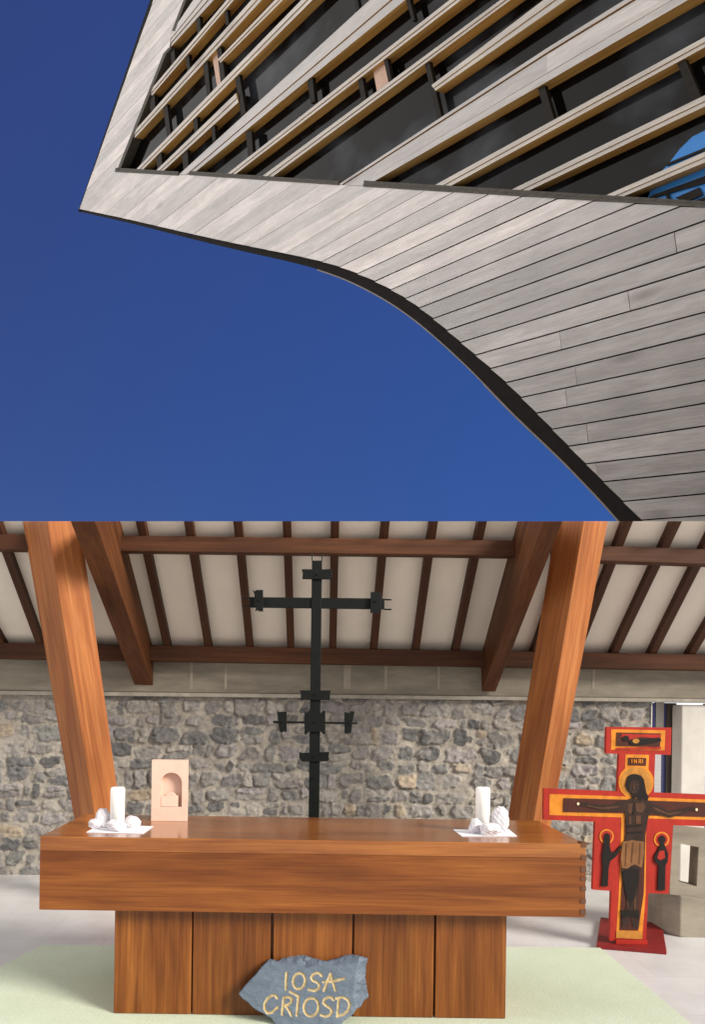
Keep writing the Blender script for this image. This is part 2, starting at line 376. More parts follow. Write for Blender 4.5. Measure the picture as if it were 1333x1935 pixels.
def smooth_curve(pts, sub=4, passes=2):
    q = np.array(pts, float)
    for _ in range(passes):                                           # even out the kinks, ends fixed
        r_ = q.copy(); r_[2:-2] = 0.25 * q[1:-3] + 0.5 * q[2:-2] + 0.25 * q[3:-1]; q = r_
    o = []
    for i in range(len(q) - 1):
        p0, p1, p2, p3 = q[max(i - 1, 0)], q[i], q[i + 1], q[min(i + 2, len(q) - 1)]
        for k in range(sub):
            t = k / sub
            c = 0.5 * (2 * p1 + (p2 - p0) * t + (2 * p0 - 5 * p1 + 4 * p2 - p3) * t * t + (3 * p1 - p0 - 3 * p2 + p3) * t ** 3)
            o.append((float(c[0]), float(c[1])))
    return o + [tuple(map(float, q[-1]))]
edge_curve = smooth_curve(edge_curve); outer_curve = smooth_curve(outer_curve)
RX = 1540
sill_r = 403
clad_poly = edge_curve + [(RX, 1168), (RX, sill_r), (1333, 392), (692, 352), (640, 349), (361, 330), (338, 331), (220, 324), (248, 254), (309, 101), (320, 90),
                          (324, 60), (347, 0), (403, -150), (343, -150), (290, 0)]
lines = [((1186, 947), (1333, 933)), ((1144, 910), (1333, 891)), ((1111, 876), (1333, 850)), ((1076, 843), (1333, 805)), ((1043, 811), (1333, 762)),
         ((1012, 781), (1333, 719)), ((986, 751), (1333, 677)), ((957, 723), (1333, 631)), ((929, 696), (1333, 590)), ((899, 671), (1333, 548)),
         ((871, 647), (1333, 504)), ((843, 625), (1333, 461)), ((814, 604), (1333, 417)), ((793, 582), (1274, 395)), ((765, 565), (1191, 389)),
         ((736, 549), (1113, 384)), ((708, 532), (1046, 379)), ((676, 517), (981, 374)), ((645, 503), (921, 369)), ((614, 492), (864, 360)),
         ((578, 485), (806, 358)), ((540, 478), (744, 357))]
for px in (505, 470, 435, 400, 365, 330, 295, 262, 230, 198, 168):
    py = float(np.interp(px, [p[0] for p in edge_curve], [p[1] for p in edge_curve]))
    lines.append(((px, py), (px + 200, py - 200 * (V0[1] - py) / (px - V0[0]))))
for k in range(1, 13):
    px = 150 + 12.4 * k; py = 395 - 35.0 * k
    lines.append(((px, py), (px + 200, py - 200 * (V0[1] - py) / (px - V0[0]))))
pre = [((1215, 983), (1333, 974)), ((1255, 1022), (1400, 1016)), ((1300, 1066), (1420, 1066)), ((1340, 1112), (1460, 1117))]
lines = pre[::-1] + lines
mb = MB()
for i in range(len(lines) + 1):
    poly = clad_poly
    if i > 0: poly = clip(poly, *lines[i - 1], -1)                   # above the lower joint
    if i < len(lines): poly = clip(poly, *lines[i], 1)               # below the upper joint
    if len(poly) < 3: continue
    # drop doubled points
    pp = [p for j, p in enumerate(poly) if math.dist(p, poly[j - 1]) > 0.4]
    if len(pp) < 3: continue
    # butt joints: split some boards
    segs = [pp]
    if i in (6, 8, 10, 11, 13, 14, 16):
        x = random.uniform(930, 1290)
        l0 = (x - 8, 2000); l1 = (x + 8, -2000)
        def side(poly, sgn):
            o = []
            for j in range(len(poly)):
                p, q = poly[j], poly[(j + 1) % len(poly)]
                sp = sgn * (p[0] - x - (p[1] - 500) * 0.12); sq = sgn * (q[0] - x - (q[1] - 500) * 0.12)
                if sp >= 0: o.append(p)
                if (sp >= 0) != (sq >= 0):
                    kk = sp / (sp - sq); o.append((p[0] + kk * (q[0] - p[0]), p[1] + kk * (q[1] - p[1])))
            return o
        segs = [s for s in (side(pp, 1), side(pp, -1)) if len(s) >= 3]
    for s in segs:
        w3 = [fp(*p) for p in s]
        c = sum(w3, Vector()) / len(w3)
        # 4 mm gap round every board
        e2 = FFR.col[1].to_3d().normalized(); e1 = FFR.col[0].to_3d().normalized()
        qs = [(p - FO).dot(e2) for p in w3]; qm = (max(qs) + min(qs)) / 2; h = max(max(qs) - min(qs), 0.05)
        kq = 1 - (0.016 if i < 22 else 0.009 if i < 25 else 0.003) / h; ps = [(p - FO).dot(e1) for p in w3]; pm = (max(ps) + min(ps)) / 2; kp = 1 - 0.006 / max(max(ps) - min(ps), 0.05)
        if len(s) == 3 or i > 30: kq = min(kq, 0.995)
        w3 = [p + e2 * ((q - qm) * (kq - 1)) + e1 * ((r_ - pm) * (kp - 1)) for p, q, r_ in zip(w3, qs, ps)]
        off = FN * random.uniform(-0.002, 0.004)
        mb.prism(w3, -FN * 0.03, 0, None, random.uniform(0.0, 0.75) if i < 20 else (random.uniform(0.6, 1.1) if i % 2 else random.uniform(1.4, 2.0)), off)  # left boards: paler pinkish wood, with glare also put into the tone
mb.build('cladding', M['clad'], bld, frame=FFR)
# structure behind the boards and the dark curved edge
mb = MB(); mb.prism([fp(*p) for p in clad_poly], -FN * 0.26, off=-FN * 0.036)
mb.build('wall_core', M['trim'], bld, frame=FFR)
back = outer_curve[:] + [(RX, 1168), (RX, -150), (343, -150), (288, 0)]
mb = MB(); mb.prism([fp(*p) for p in back], -FN * 0.08, off=-FN * 0.36)
mb.build('back_wall', M['trim'], bld, frame=FFR)
mb = MB()
for (a, b_), (c_, d_) in zip(zip(edge_curve, edge_curve[1:]), zip(outer_curve, outer_curve[1:])):
    mb.prism([fp(*a), fp(*b_), fp(*d_), fp(*c_)], -FN * 0.30, off=-FN * 0.05)
mb.prism([fp(290, 0), fp(150, 395), fp(146, 400), fp(282, 0)], -FN * 0.30, off=-FN * 0.012)
mb.prism([fp(343, -150), fp(290, 0), fp(282, 0), fp(335, -150)], -FN * 0.30, off=-FN * 0.012)
mb.build('curved_edge', M['trim'], bld, frame=FFR)
mb = MB()
for i in range(24, len(outer_curve) - 1):
    c_, d_ = outer_curve[i], outer_curve[i + 1]
    wl = 3.0 if i < 56 else 4.0
    mb.prism([fp(*c_), fp(*d_), fp(d_[0] - wl * 0.7, d_[1] + wl * 0.7), fp(c_[0] - wl * 0.7, c_[1] + wl * 0.7)], -FN * 0.10, off=-FN * 0.06)
mb.build('edge_lip', M['lip'], bld, frame=FFR)

def lerp(a, b, k): return (a[0] + (b[0] - a[0]) * k, a[1] + (b[1] - a[1]) * k)
def along(a, b, y):                                                  # point of line a-b at picture height y
    k = (y - a[1]) / (b[1] - a[1]); return lerp(a, b, k)
def long_strip(mb, up, lo, m, ms, d0, d1_, t=0.5):
    mb.prism([fp(*up[0]), fp(*up[1]), fp(*lo[1]), fp(*lo[0])], -FN * (d1_ - d0), m, ms, t, -FN * d0)
def band(name, up, lo, fracs):
    mb = MB()
    for a, b_, d0 in fracs:
        u = [lerp(p, q, a) for p, q in zip(up, lo)]; l = [lerp(p, q, b_) for p, q in zip(up, lo)]
        for j in range(len(u) - 1):
            mb.prism([fp(*u[j]), fp(*u[j + 1]), fp(*l[j + 1]), fp(*l[j])], -FN * (0.182 - d0), 0, 1, random.uniform(0.3, 0.9), -FN * d0)
    mb.build(name, [M['clad'], M['finside']], bld, frame=FFR)
band('window_band', [(324, 61), (365, 0), (468, -150)], [(320, 89), (401, 0), (534, -150)], [(0, 0.45, 0), (0.47, 0.72, 0.008), (0.74, 1, 0.02)])
band('window_band', [(338, 330), (699, 0), (863, -150)], [(361, 330), (764, 0), (946, -150)], [(0, 0.60, 0), (0.64, 1, 0.012)])
band('window_band', [(640, 348.5), (1033, 92), (1181, 0), (1414, -150)], [(692, 351.5), (1033, 155), (1301, 0), (1558, -150)], [(0, 0.12, 0), (0.16, 0.72, 0.015), (0.76, 1, 0.0)])

FD = 0.175
def window(pane_poly, fins, mullions, sill, left=None, blocks=()):
    w_ = MB(); w_.prism([fp(*p) for p in pane_poly], -FN * 0.01, off=-FN * 0.18)
    wo = w_.build('window', M['pane'], bld, frame=FFR)
    for u0, u1, l0, l1 in fins:
        f = MB()
        tn = random.uniform(0.2, 0.9)
        long_strip(f, (u0, u1), (lerp(u0, l0, .52), lerp(u1, l1, .52)), 0, 1, 0.0, FD, tn)
        long_strip(f, (lerp(u0, l0, .56), lerp(u1, l1, .56)), (l0, l1), 0, 1, 0.012, FD, tn + 0.1)
        f.build('fin', [M['finface'], M['finside']], wo, frame=FFR)
    for a, b_, c_, d_ in mullions:                                    # top-left, top-right, bottom-right, bottom-left
        f = MB(); f.prism([fp(*a), fp(*b_), fp(*c_), fp(*d_)], -FN * 0.06, off=-FN * 0.03)
        f.build('mullion', M['mullion'], wo, frame=FFR)
    for bl in blocks:
        f = MB(); f.prism([fp(*p) for p in bl], -FN * 0.06, off=-FN * 0.075); f.build('timber_block', M['pinkblock'], wo, frame=FFR)
    if sill:
        a, b_, th = sill
        f = MB()
        f.prism([fp(a[0], a[1] - th), fp(b_[0], b_[1] - th), fp(b_[0], b_[1] - th * .45), fp(a[0], a[1] - th * .45)], -FN * 0.185, off=FN * 0.004)
        f.prism([fp(a[0], a[1] - th * .42), fp(b_[0], b_[1] - th * .42), fp(*b_), fp(*a)], -FN * 0.197, off=FN * 0.016)
        f.build('sill', M['sill'], wo, frame=FFR)
    if left:
        f = MB()
        for a, b_ in zip(left, left[1:]):
            f.prism([fp(*a), fp(*b_), fp(b_[0] + 5, b_[1] + 1), fp(a[0] + 5, a[1] + 1)], -FN * 0.185, off=FN * 0.004)
        f.build('side_frame', M['sill'], wo, frame=FFR)
    return wo
def fin(u0, u1, l0, l1, ytop=-150):
    """edges through the two picture points, carried on to the picture height ytop"""
    return (u0, along(u0, u1, ytop), l0, along(l0, l1, ytop))
# sliver window at the top
window([(325, 60), (347, 0), (403, -150), (468, -150), (365, 0)], [], [], None, [(325, 58), (347, 0), (403, -150)])
# first window
window([(220, 324), (248, 254), (309, 101), (320, 90), (401, 0), (534, -150), (863, -150), (699, 0), (338, 330)],
       [fin((281, 174), (419, 11), (286, 180), (430, 12)), fin((249, 253), (475, 0), (254, 260), (493, 0)),
        fin((412, 112), (512, 8), (415, 118), (524, 9)), fin((256, 321), (510, 61), (267, 322), (510, 79)),
        (((294, 323)), (446, 176), (306, 324), (449, 193))],
       [((319, 91), (326, 91), (328, 117), (321, 123)), ((367, 31), (374, 30), (376, 58), (370, 63)), ((417, -20), (422, -20), (429, 44), (424, 48)),
        ((280, 181), (289, 179), (290, 204), (281, 210)), ((346, 99), (353, 98), (356, 128), (351, 133)), ((379, 107), (388, 106), (394, 174), (388, 181)),
        ((405, 78), (413, 76), (422, 147), (414, 156)), ((439, 135), (448, 134), (461, 212), (453, 219)), ((304, 192), (312, 191), (320, 257), (313, 264)),
        ((361, 217), (369, 215), (371, 246), (365, 253)), ((396, 229), (402, 228), (404, 263), (399, 269)), ((292, 288), (302, 287), (303, 316), (295, 324)),
        ((340, 281), (351, 280), (353, 314), (344, 322))],
       ((218, 325), (337, 332), 8), [(220, 324), (248, 254), (309, 101), (319, 90)],
       [[(392, 97), (405, 86), (414, 153), (403, 163)]])
# second window
window([(361, 331), (764, 0), (946, -150), (1414, -150), (1181, 0), (640, 349)],
       [fin((426, 331), (850, 0), (441, 331), (867, 2)), fin((494, 334), (850, 71), (512, 335), (850, 84)),
        fin((816, 161), (1028, 0), (822, 171), (1068, 0))],
       [((461, 249), (472, 247), (475, 290), (466, 297)), ((577, 146), (587, 144), (592, 190), (584, 195)), ((671, 139), (680, 137), (689, 187), (681, 193)),
        ((719, 97), (726, 96), (737, 150), (731, 154)), ((798, 112), (807, 110), (832, 222), (824, 227)), ((760, -15), (768, -16), (781, 36), (776, 39)),
        ((664, -10), (671, -11), (676, 16), (670, 19))],
       ((358, 331), (641, 350), 8), None, [[(697, 131), (719, 112), (731, 153), (705, 172)]])
# third window
bp = [(RX, 150), (1333, 232), (1316, 240), (1292, 252), (1268, 276), (1249, 301), (1222, 332), (1205, 376), (1333, 386), (RX, 398)]
w3 = window([(692, 352), (723, 333), (1033, 155), (1301, 0), (1558, -150), (RX, -150), (RX, 402), (1333, 391)],
       [((820, 351), (1333, 70), (847, 353), (1333, 88)), ((960, 362), (1333, 180), (990, 364), (1333, 200)), ((1139, 372), (1333, 287), (1170, 374), (1333, 306)),
        ((1333, 70), (1500, -22), (1333, 88), (1500, 0)), ((1333, 180), (1530, 84), (1333, 200), (1530, 106)), ((1333, 287), (1530, 200), (1333, 306), (1530, 222))],
       [((1013, 164), (1026, 160), (1046, 228), (1034, 235)), ((1276, 114), (1291, 106), (1324, 184), (1307, 192))],
       ((688, 353), (1530, 404), 12))
f = MB(); f.prism([fp(*p) for p in bp], -FN * 0.006, off=-FN * 0.172); f.build('sky_reflection_pane', M['skypane'], w3, frame=FFR)
f = MB()
for q in ([(1246, 304), (1400, 240), (1400, 246), (1244, 309)], [(1208, 330), (1400, 262), (1400, 266), (1208, 336)], [(1216, 366), (1400, 298), (1400, 318), (1206, 374)],
          [(1243, 362), (1248, 360), (1254, 378), (1249, 380)], [(1262, 370), (1307, 350), (1314, 364), (1282, 378)], [(1290, 379), (1400, 335), (1400, 339), (1300, 380)],
          [(1324, 236), (1345, 228), (1345, 244), (1328, 243)]):
    f.prism([fp(*p) for p in q], -FN * 0.02, off=-FN * 0.145)
f.build('glazing_bar', M['mullion'], w3, frame=FFR)

# ------------------------------------------------------------------ chapel: wall, roof, posts
WY = 7.64                                                            # face of the stone wall
pa, pb = ray(0, 985), ray(1333, 985)
CUTN = pb.cross(pa).normalized()
if CUTN.z < 0: CUTN = -CUTN                                          # everything above this plane is outside the roof
ce = onY(660, 1218, 7.50); SL = 0.737                                # ceiling meets the wall plate
ROOFN = Vector((0, SL, 1)).normalized()                              # z falls away from the camera
def rp(x, y): return onP(x, y, ce, ROOFN)
RDIR = Vector((0, -1, SL)).normalized()

roof = empty('chapel_roof', 'sloping chapel roof with white ceiling boards between dark brown rafters over the stone wall', 'roof', (0, WY, 2.2))
RFR = frame_from(ce, (1, 0, 0), ROOFN)
mb = MB(); a0 = Vector((-6.2, 0, 0)); z0 = ce
def rpt(x, y): return Vector((x, y, ce.z - SL * (y - ce.y)))
mb.prism([rpt(-6.2, 5.6), rpt(7.2, 5.6), rpt(7.2, 8.1), rpt(-6.2, 8.1)], ROOFN * 0.03)
o = mb.build('ceiling', M['ceiling'], roof, frame=RFR); cut(o, CAM, CUTN)
mb = MB(); mb.prism([rpt(-6.2, 5.6) + ROOFN * .03, rpt(7.2, 5.6) + ROOFN * .03, rpt(7.2, 8.1) + ROOFN * .03, rpt(-6.2, 8.1) + ROOFN * .03], ROOFN * 0.16)
o = mb.build('roof_deck', M['roof'], roof, frame=RFR); cut(o, CAM, CUTN)
raf = [((-120, 986), (-24, 1212)), ((-60, 1090), (8, 1212)), ((2, 998), (80, 1213)), ((90, 986), (164, 1214)), ((180, 986), (242, 1214)), ((269, 986), (318, 1215)),
       ((359, 986), (395, 1216)), ((451, 986), (473, 1217)), ((543, 986), (550, 1217)), ((633, 986), (629, 1218)), ((727, 986), (706, 1219)), ((817, 986), (785, 1220)),
       ((908, 986), (860, 1221)), ((1000, 986), (936, 1222)), ((1090, 986), (1009, 1224)), ((1180, 986), (1087, 1227)), ((1271, 986), (1156, 1231)), ((1350, 986), (1227, 1233)),
       ((1446, 986), (1298, 1236)), ((1540, 986), (1370, 1238))]
for top, bot in raf:
    p, q = rp(*top), rp(*bot); dr = (p - q).normalized(); p = p + dr * 0.4; q = q - dr * 0.25
    sd = dr.cross(ROOFN).normalized() * 0.033
    mb = MB(); mb.prism([q - sd, q + sd, p + sd, p - sd], -ROOFN * 0.075)
    o = mb.build('rafter', M['rafter'], roof, frame=frame_from(q, dr, ROOFN)); cut(o, CAM, CUTN)
# purlin (two lengths, stepped at the right post) and wall plate
def cross_beam(name, pl, pr, hgt, dep, mat, drop=0.0):
    mb = MB(); u = (pr - pl).normalized()
    o_ = pl - ROOFN * drop; e = pr - ROOFN * drop
    mb.prism([o_, e, e - Vector((0, 0, hgt)), o_ - Vector((0, 0, hgt))], Vector((0, dep, 0)))
    return mb.build(name, mat, roof, frame=frame_from(pl, u, (0, 0, 1)), bevel=0.008)
def purl(x, y): return onP(x, y, ce - ROOFN * 0.08, ROOFN)
cross_beam('purlin', purl(-260, 1005), purl(975, 1021), 0.125, 0.13, M['beam'])
cross_beam('purlin', purl(1050, 1028), purl(1560, 1044), 0.125, 0.13, M['beam'])
pl = onY(-300, 1209, 7.42); pr = onY(1600, 1241, 7.42)
cross_beam('wall_plate', Vector((pl.x, 7.42, pl.z)), Vector((pr.x, 7.42, pr.z)), 0.148, 0.2, M['beam'])

# main sloping beams
def main_beam(ct, cb, bt, bb, out_px, label):
    """ct-cb: inner edge on the ceiling; bt-bb: inner bottom edge; the outer side lies at out_px"""
    C0, C1 = rp(*cb), rp(*ct); dv = (C1 - C0)
    side = dv.cross(Vector((0, 0, 1))).normalized()
    B0, B1 = onP(*bb, C0, side), onP(*bt, C0, side)
    wv = onP(*out_px, B0, Vector((0, 1, 0))) - B0
    wv = side * wv.dot(side)
    e = dv.normalized()
    C1e = C1 + dv * 0.35; B1e = B1 + (B1 - B0) * 0.35
    mb = MB(); mb.prism([C0, C1e, B1e, B0], wv)
    o = mb.build('sloping_beam', M['mainbeam'], None, frame=frame_from(B0, e, ROOFN), bevel=0.006)
    cut(o, CAM, CUTN)
    tag(o, label, 'beam', 'main sloping beams under the roof')
    return o
main_beam((228, 986), (294, 1243), (180, 986), (293, 1306), (258, 1306), 'thick dark brown sloping roof beam behind the left orange post')
main_beam((978, 986), (909, 1240), (1028, 986), (911, 1307), (937, 1309), 'thick dark brown sloping roof beam meeting the top of the right orange post')

def post(top, bot, dt, db, off, label):
    """top/bot: picture x,y of the left, near and right corner edges"""
    def corners(px, d, o1, o2):
        L, N_, R_ = onY(*px[0], d + o1), onY(*px[1], d), onY(*px[2], d + o2)
        return [N_, R_, L + R_ - N_, L]
    T = corners(top, dt, *off); B = corners(bot, db, *off)
    # carry the foot down to the floor and the head on past the roof edge
    B2 = [b_ + (b_ - t_) * ((b_.z - 0.0) / (t_.z - b_.z)) for t_, b_ in zip(T, B)]
    T2 = [t_ + (t_ - b_) * 0.15 for t_, b_ in zip(T, B)]
    mb = MB(); mb.add(B2 + T2, [(3, 2, 1, 0), (4, 5, 6, 7), (0, 1, 5, 4), (1, 2, 6, 5), (2, 3, 7, 6), (3, 0, 4, 7)])
    o = mb.build('timber_post', M['post'], None, frame=frame_from(sum(B2, Vector()) / 4, T[0] - B[0], (0, -1, 0)), bevel=0.005)
    cut(o, CAM, CUTN)
    tag(o, label, 'post', 'leaning timber posts behind the altar')
post([(42, 985), (89, 985), (151, 985)], [(114, 1400), (156, 1400), (209, 1400)], 6.05, 6.25, (0.28, 0.11), 'leaning orange timber post behind the left end of the altar')
post([(1052, 985), (1104, 985), (1150, 985)], [(971, 1480), (1021, 1480), (1057, 1480)], 6.05, 6.25, (0.28, 0.09), 'leaning orange timber post behind the right end of the altar, beside the red cross')

# ---- rubble wall
def vnoise(x, y, seed):
    r = np.random.default_rng(seed); tab = r.random((256, 256)).astype(np.float32)
    xi = np.floor(x).astype(int); yi = np.floor(y).astype(int); fx = x - xi; fy = y - yi
    fx = fx * fx * (3 - 2 * fx); fy = fy * fy * (3 - 2 * fy)
    g = lambda a, b_: tab[a & 255, b_ & 255]
    return (g(xi, yi) * (1 - fx) + g(xi + 1, yi) * fx) * (1 - fy) + (g(xi, yi + 1) * (1 - fx) + g(xi + 1, yi + 1) * fx) * fy - 0.5
def fbm(x, y, seed, o=4):
    s = 0; a = 1.0
    for k in range(o): s = s + a * vnoise(x * 2 ** k, y * 2 ** k, seed + k); a *= 0.5
    return s
wl_x0 = onY(-330, 1500, WY).x; wl_x1 = onY(1229, 1400, WY).x
wtop = onY(660, 1311, WY).z
STEP = 0.0095
nx = int((wl_x1 - wl_x0) / STEP); nz_ = int((wtop + 0.02) / STEP)
X, Z = np.meshgrid(np.linspace(wl_x0, wl_x1, nx), np.linspace(0, wtop, nz_))
X = X.astype(np.float32); Z = Z.astype(np.float32)
Xw = X + 0.045 * fbm(X * 7, Z * 7, 3, 3); Zw = Z + 0.040 * fbm(X * 7 + 40, Z * 7, 9, 3) + 0.03 * vnoise(X * 1.4, Z * 2, 5)
st = []
z = -0.02
while z < wtop + 0.05:
    h = rng.uniform(0.085, 0.175); x = wl_x0 - rng.uniform(0, 0.3)
    while x < wl_x1 + 0.2:
        wd = rng.uniform(0.11, 0.33) if rng.random() < 0.8 else rng.uniform(0.07, 0.12)
        if rng.random() < 0.16 and h > 0.12:
            st.append((x + wd / 2, z + h * .27, wd, h * .5)); st.append((x + wd / 2 + rng.uniform(-.02, .02), z + h * .76, wd * .9, h * .48))
        else:
            st.append((x + wd / 2, z + h / 2 + rng.uniform(-0.02, 0.02), wd * rng.uniform(.85, 1.05), h * rng.uniform(0.85, 1.1)))
        x += wd
    z += h
st = np.array(st, np.float32)
F1 = np.full(X.shape, 9, np.float32); F2 = F1.copy(); ID = np.zeros(X.shape, int)
for k, (sx, sz, sw, sh) in enumerate(st):
    i0 = max(0, int((sx - wl_x0 - sw - .12) / STEP)); i1 = min(nx, int((sx - wl_x0 + sw + .12) / STEP)); j0 = max(0, int((sz - sh - .1) / STEP)); j1 = min(nz_, int((sz + sh + .1) / STEP))
    if i1 <= i0 or j1 <= j0: continue
    ux = np.abs(Xw[j0:j1, i0:i1] - sx) / (sw / 2); uz = np.abs(Zw[j0:j1, i0:i1] - sz) / (sh / 2)
    d = (ux ** 3.2 + uz ** 3.2) ** (1 / 3.2)
    f1 = F1[j0:j1, i0:i1]; f2 = F2[j0:j1, i0:i1]; idd = ID[j0:j1, i0:i1]
    nearer = d < f1
    F2[j0:j1, i0:i1] = np.where(nearer, f1, np.minimum(f2, d)); ID[j0:j1, i0:i1] = np.where(nearer, k, idd); F1[j0:j1, i0:i1] = np.where(nearer, d, f1)
sm = lambda a, b_, v_: (lambda q: q * q * (3 - 2 * q))(np.clip((v_ - a) / (b_ - a), 0, 1))
edge = fbm(X * 20, Z * 20, 31, 4) * 0.40 + np.random.default_rng(4).uniform(-0.06, 0.22, len(st))[ID]
mask = sm(1.00, 0.86, F1 + edge) * sm(0.02, 0.11, F2 - F1)
ns = len(st)
hgt = rng.uniform(0.006, 0.030, ns); tx = rng.uniform(-0.14, 0.14, ns); tz = rng.uniform(-0.22, 0.22, ns)
facet = hgt[ID] + tx[ID] * (X - st[ID, 0]) + tz[ID] * (Z - st[ID, 1])
rough_ = fbm(X * 15, Z * 18, 51, 5) * 0.030
ridged = np.abs(fbm(X * 11 + 9, Z * 13, 71, 4)) * 0.034
H = mask * (facet + rough_ - ridged + 0.012) + (1 - mask) * fbm(X * 14, Z * 14, 91, 4) * 0.014
pal = np.array([(0.185, 0.185, 0.185), (0.135, 0.135, 0.14), (0.24, 0.23, 0.225), (0.29, 0.275, 0.26), (0.20, 0.19, 0.19), (0.33, 0.275, 0.215), (0.255, 0.24, 0.25), (0.11, 0.11, 0.115)])
pal = pal * np.array((1.22, 1.19, 1.13))
pc = pal[rng.choice(len(pal), ns, p=[.2, .15, .17, .12, .14, .05, .11, .06])] * rng.uniform(0.85, 1.15, (ns, 1))
mort = np.array((0.36, 0.325, 0.278))
m2 = sm(0.05, 0.75, mask + fbm(X * 30, Z * 30, 17, 3) * 0.35)[..., None]
lich = sm(0.18, 0.42, fbm(X * 9, Z * 9, 133, 4))[..., None]
C = mort * (1 + 0.5 * fbm(X * 6, Z * 6, 15, 3)[..., None]) * (1 - m2) + pc[ID] * m2
C = C * 0.95; C = C * (1 - 0.4 * lich) + np.array((0.36, 0.34, 0.31)) * 0.4 * lich
Yv = WY - H * 0.72
vs = np.stack([X, Yv, Z], -1).reshape(-1, 3)
idx = np.arange(nx * nz_).reshape(nz_, nx)
fc = np.stack([idx[:-1, :-1], idx[:-1, 1:], idx[1:, 1:], idx[1:, :-1]], -1).reshape(-1, 4)
me = bpy.data.meshes.new('stone_wall')
me.vertices.add(len(vs)); me.vertices.foreach_set('co', vs.astype(np.float32).ravel())
me.loops.add(fc.size); me.loops.foreach_set('vertex_index', fc.astype(np.int32).ravel())
me.polygons.add(len(fc)); me.polygons.foreach_set('loop_start', np.arange(0, fc.size, 4, dtype=np.int32))
me.update(calc_edges=True); me.validate()
at = me.color_attributes.new('stone', 'FLOAT_COLOR', 'POINT')
at.data.foreach_set('color', np.concatenate([C.reshape(-1, 3), np.ones((len(vs), 1))], 1).astype(np.float32).ravel())
me.materials.append(M['rubble'])
swall = bpy.data.objects.new('stone_wall', me); COL.objects.link(swall)
tag(swall, 'grey rubble stone wall with wide mortar joints behind the altar', 'wall')
mb = MB(); mb.box((wl_x0, WY + 0.03, 0), (wl_x1, WY + 0.2, wtop - 0.01)); mb.box((wl_x1 + 0.002, WY - 0.02, 0), (wl_x1 + 0.012, WY + 0.2, wtop - 0.01))
mb.build('wall_core', M['concrete_pale'], swall, frame=Matrix())
# concrete band over the stones
cb = MB(); xl, xr = -6.2, 7.2
def band_z(y0px): return lambda x: None
p0, p1 = onY(-330, 1241, WY - .05), onY(1640, 1262, WY - .05); q0, q1 = onY(-330, 1301, WY - .05), onY(1640, 1324, WY - .05)
p0.z += 0.13; p1.z += 0.13
cb.prism([p0, p1, q1, q0], (0, 0.45, 0))
band_o = cb.build('concrete_band', M['concrete'], swall, frame=Matrix(), bevel=0.01)
lg = MB(); r0, r1 = onY(-330, 1309, WY - .05), onY(1640, 1331, WY - .05)
dz = Vector((0, -0.022, 0))
lg.prism([q0 + dz + Vector((0, 0, -.001)), q1 + dz + Vector((0, 0, -.001)), r1 + dz, r0 + dz], (0, 0.49, 0))
lg.build('ledge', plain('grey_ledge', (0.33, 0.30, 0.25), 0.85, 0.25, 7), swall, frame=Matrix(), bevel=0.006)
# mortar joints on the band
jb = MB()
for jx in (362, 427, 657, 730, 830, 1123):
    a_ = onY(jx, 1250, WY - .05); b_ = onY(jx, 1302, WY - .05); wdt = 0.012 if jx not in (657,) else 0.035
    jb.box((a_.x - wdt, WY - 0.053, b_.z), (a_.x + wdt, WY - 0.04, a_.z + .05))
jb.build('band_joint', plain('pale_joint', (0.33, 0.29, 0.225), 0.85, 0.15, 6), swall, frame=Matrix())

# pillar and glazed opening right of the wall
def ybox(name, px0, py0, px1, py1, d, dep, mat, bevel=0.008, floor=False):
    a_ = onY(px0, py0, d); b_ = onY(px1, py1, d)
    mb = MB(); mb.box((a_.x, d, 0 if floor else b_.z), (b_.x, d + dep, a_.z)); return mb, (a_, b_)
mb = MB(); a_ = onY(1290, 1330, 7.62); b_ = onY(1331, 1700, 7.62)
mb.box((a_.x, 7.62, 0), (b_.x, 7.82, wtop - 0.06))
tag(mb.build('concrete_pillar', M['concrete_pale'], frame=Matrix(), bevel=0.01), 'pale square concrete pillar to the right of the stone wall behind the red cross', 'pillar')
gl = empty('glazed_screen', 'blue framed window screen between the stone wall and the concrete pillar', 'window', (4.0, 8.1, 0))
GY = 7.9
def gbox(name, x0, x1, z0_, z1_, d, dep, mat):
    a_ = onY(x0, 1400, d).x; b_ = onY(x1, 1400, d).x
    mb = MB(); mb.box((a_, d, z0_), (b_, d + dep, z1_)); return mb.build(name, mat, gl, bevel=0.003)
gbox('frame_post', 1222, 1227.5, 0, 1.74, GY, 0.06, M['whitewash'])
gbox('frame_post', 1232, 1239, 0, 1.74, GY, 0.06, M['blueframe'])
gbox('frame_post', 1256, 1262, 0, 1.74, GY, 0.06, M['blueframe'])
gbox('frame_post', 1263, 1279, 0, 1.74, GY - 0.05, 0.10, M['brownframe'])
gbox('frame_head', 1222, 1290, 1.745, 1.84, GY - 0.06, 0.10, M['brownframe'])
gbox('panel', 1240, 1256, 1.46, 1.744, GY + 0.01, 0.04, M['concrete_pale'])
gbox('frame_post', 1334, 1342, 0, 1.74, GY, 0.06, M['blueframe'])
gbox('frame_post', 1420, 1428, 0, 1.74, GY, 0.06, M['blueframe'])

